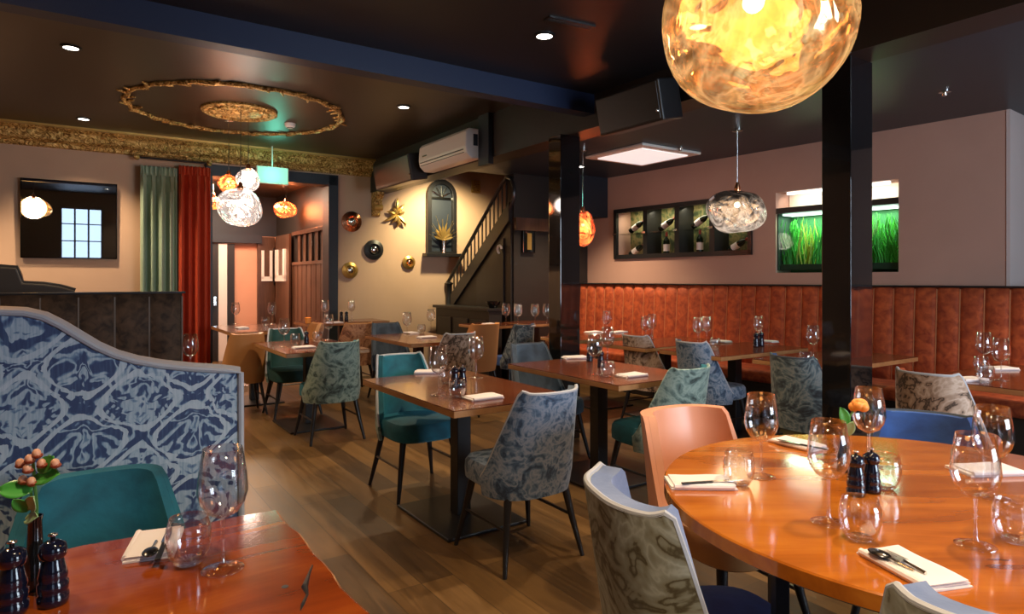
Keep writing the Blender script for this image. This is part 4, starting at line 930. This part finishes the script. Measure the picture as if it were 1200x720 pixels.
# cutlery
def spoon_fork(x, y, z, rz, label, kind):
    t = thing(kind, label, kind, (x, y, z), rz)
    if kind == 'knife':
        MB().box(-.006, .006, -.10, .0, 0, .004).obj('handle', 'blackm', t, bevel=.0015); MB().prism([(-.008, 0), (.006, 0), (.008, .05), (.002, .10), (-.008, .08)], .001, .003, 'z').obj('blade', 'chrome', t)
    elif kind == 'spoon':
        MB().tube([(0, -.035, -.001), (0, .0, .002), (0, .02, .005)], [.004, .003, .003], 6).obj('handle', 'chrome', t)
        MB().ball((0, .045, .006), .027, 12, 6, (.62, 1, .22)).obj('bowl', 'blackm' if False else mat('dark_steel', (.1, .1, .11), .25, 1), t, smooth=True)
    else:
        MB().tube([(0, -.035, .0), (0, .02, .004)], [.004, .003], 6).obj('handle', 'chrome', t)
        mb = MB().box(-.012, .012, .018, .035, .003, .006)
        for k in range(4): xx = -.0115+k*.0077; mb.box(xx-.0013, xx+.0013, .035, .075, .003, .0055)
        mb.obj('tines', 'steel', t)
x, y = P(1053, 661, .78); spoon_fork(x, y, .780, R(25), 'dark steel spoon lying on the front napkin', 'spoon')
x, y = P(1068, 664, .78); spoon_fork(x, y, .780, R(16), 'steel fork lying on the front napkin', 'fork')
x, y = P(835, 565, .78); spoon_fork(x, y, .779, R(-80), 'steel knife on the left rim napkin of the round table', 'knife')
x, y = P(938, 521, .78); spoon_fork(x, y, .779, R(38), 'dark-handled knife on the back napkin of the round table', 'knife')
x, y = P(180, 640, .78); spoon_fork(x, y, .778, R(200), 'dark spoon on the front left napkin', 'spoon')
x, y = P(193, 636, .78); spoon_fork(x, y, .778, R(20), 'knife with dark handle on the front left napkin', 'knife')

# flowers
def leafmesh(c, d, up, L, w, cup=.15, n=8):
    c = Vector(c); d = Vector(d).normalized(); sd = d.cross(Vector(up)).normalized(); nn = sd.cross(d).normalized()
    def f(o_):
        def g(i, j):
            wd = w*math.sin(math.pi*min(1, i*.94+.04))**.7; k = (j-.5)*2
            return c+d*L*i+sd*wd*k+nn*(cup*L*(k*k*.4-(i-.5)**2*.8)+o_)
        return g
    return MB().sheet(f(0), f(.0015), n, 6)
vx, vy = P(41, 690, .76)
vs_ = thing('bud_vase', 'slim black bud vase with berries and green leaves at the front left', 'vase', (vx, vy, .7605), 0)
MB().lathe([(0, 0), (.022, 0), (.024, .01), (.022, .06), (.014, .09), (.0125, .14), (.015, .15), (.012, .15), (.01, .02), (0, .02)], 20).obj('vase_body', 'black', vs_, smooth=True)
MB().tube([(0, 0, .05), (.004, 0, .17), (0, 0, .21), (-.004, 0, .26)], .003, 6).obj('stem', 'stem', vs_)
MB().tube([(0, 0, .08), (-.008, 0, .20), (.016, 0, .245), (.03, 0, .275)], .0025, 6).obj('stem', 'stem', vs_)
for (c, d, up, L, w, mt) in (((.002, -.01, .205), (-1, -.25, .12), (0, -1, .9), .060, .020, 'leaf'), ((.0, -.005, .225), (1, -.1, .25), (0, -1, .9), .06, .019, 'leaf'), ((.0, -.012, .165), (.6, -.6, .9), (0, -1, .2), .05, .015, 'leafpale'), ((-.004, -.012, .165), (-.4, -.6, .8), (0, -1, .4), .04, .014, 'leaf'), ((.012, -.004, .24), (.8, 0, .9), (0, -1, .2), .045, .016, 'leaf'), ((-.01, -.012, .145), (.9, -.5, .35), (0, -1, .7), .05, .012, 'leafpale')):
    leafmesh(c, d, up, L, w).obj('leaf', mt, vs_, smooth='all')
for (x, z, k) in ((-.022, .262, 0), (.0, .272, 1), (.022, .262, 0), (-.004, .252, 1), (.05, .262, 0), (-.016, .228, 0), (.004, .226, 1), (.012, .282, 0)):
    MB().ball((x, -.012-.004*k, z), .0082, 10, 8, (1, 1, 1.15)).obj('berry', 'berry', vs_, smooth=True)
    MB().ball((x, -.010-.004*k, z-.005), .0092, 8, 6, (1.15, 1.1, .7)).obj('sepal', 'berryred', vs_, smooth=True)
vx, vy = P(988, 553, .76)
vs_ = thing('bud_vase', 'slim dark bud vase with an orange rose behind the mills on the round table', 'vase', (vx, vy, .7605), 0)
MB().lathe([(0, 0), (.02, 0), (.022, .01), (.02, .05), (.012, .08), (.011, .12), (.013, .13), (.01, .13), (.008, .02), (0, .02)], 20).obj('vase_body', 'black', vs_, smooth=True)
MB().tube([(0, 0, .05), (.005, 0, .14), (.02, 0, .18), (.045, 0, .215)], .003, 6).obj('stem', 'stem', vs_)
leafmesh((.01, -.01, .155), (-.5, -.2, 1), (0, -1, .1), .07, .018).obj('leaf', 'leaf', vs_, smooth='all'); leafmesh((0, -.01, .12), (.25, -.4, .9), (0, -1, .3), .06, .018).obj('leaf', 'leafpale', vs_, smooth='all')
for k in range(11):
    a = k*2.4; r = .008+.002*k; c = Vector((.052+.6*r*math.cos(a), .6*r*math.sin(a), .222+.004*(k % 3)-.001*k))
    MB().ball(c, .018, 10, 6, (.75+.3*abs(math.sin(a)), .75+.3*abs(math.cos(a)), .9)).obj('petal', 'rose', vs_, smooth=True)

# ------------------------------------------------------------------ light
for i, (a, b_) in enumerate(BW[1:]):
    x, y = W((a+b_)/2, TB-.35); area('daylight', (x, y, (BZ0+BZ1)/2+.1), b_-a, (150, 150)[i], (.78, .88, 1.0), (R(90), 0, TH+math.pi*0) if False else (R(-90), 0, TH+math.pi), BZ1-BZ0)
bsp = [( -1.4, 6.9), (1.4, 5.2), (.3, 7.9), (3.0, 7.6), (2.6, 5.9)]
for i, (a, b_) in enumerate(bsp):
    pass
for i, (a, b_, z, e) in enumerate(((-1.3, 7.9, ZL, 150), (.6, .6, ZN, 110), (2.4, .9, ZN, 120), (-.9, 2.9, ZN, 100), (.9, -.9, ZN, 80), (3.1, 2.6, ZN, 80), (5.3, .4, ZR, 210), (5.2, 6.2, ZR, 150))):
    downlight(None, W(a, b_), z, 'added fill downlight, %s' % ('near the far left wall', 'above the round table', 'near the right column', 'above the booth', 'behind the viewpoint', 'beside the beam', 'at the right recess', 'over the far banquette')[i], e)  # extra downlights added to brighten the room and warm the left wall
def spotl(s_, t_, z, e, col, tgt, size=80):
    L = bpy.data.lights.new('spot', 'SPOT'); L.energy = e; L.color = col; L.spot_size = R(size); L.spot_blend = .8; L.shadow_soft_size = .08
    o = bpy.data.objects.new('spot_lamp', L); C.objects.link(o); o.location = (*W(s_, t_), z); tg = Vector((*W(tgt[0], tgt[1]), tgt[2])); o.rotation_euler = (tg-o.location).to_track_quat('-Z', 'Y').to_euler()
spotl(4.5, 8.1, 2.9, 170, (1, .84, .46), (4.7, 8.92, 1.6), 120)       # warm wash on the stair wall
area('hall_lamp', (*W(2.0, 10.6), 2.8), .8, 60, (1, .72, .5), (0, 0, TH), .8)
area('ceiling_glow', (*W(1.3, 11.0), 2.75), .5, 20, (.3, 1, .8), (R(180), 0, TH), .5)
ex_l = bpy.data.lights.new('exit_glow', 'POINT'); ex_l.energy = 4; ex_l.color = (.2, 1, .7); ex_l.shadow_soft_size = .1
o = bpy.data.objects.new('exit_glow', ex_l); C.objects.link(o); s_, z = farpt(319, 205, .3); o.location = (*W(s_, TF-.45), z)

w = bpy.data.worlds.new('world'); sc.world = w; w.use_nodes = True
w.node_tree.nodes['Background'].inputs[0].default_value = (.55, .72, 1, 1); w.node_tree.nodes['Background'].inputs[1].default_value = 1.3

cam = bpy.data.cameras.new('camera'); co = bpy.data.objects.new('camera', cam); C.objects.link(co); sc.camera = co
cam.sensor_width = 36; cam.lens = 36*F/1200; cam.shift_y = -(360-VH)/1200; cam.clip_start = .05
co.location = (0, 0, CH); co.rotation_euler = (R(90), 0, 0)
vs = sc.view_settings; vs.view_transform = 'Standard'; vs.look = 'None'; vs.gamma = 1; vs.exposure = 0.58; vs.use_curve_mapping = False
sc.cycles.max_bounces = 10; sc.cycles.transparent_max_bounces = 24; sc.cycles.sample_clamp_indirect = 6; sc.cycles.use_denoising = True
sc.cycles.caustics_reflective = False; sc.cycles.caustics_refractive = False
for p_ in PROTO:
    if p_ not in placed and p_ != 'blue2': print('UNUSED', p_)
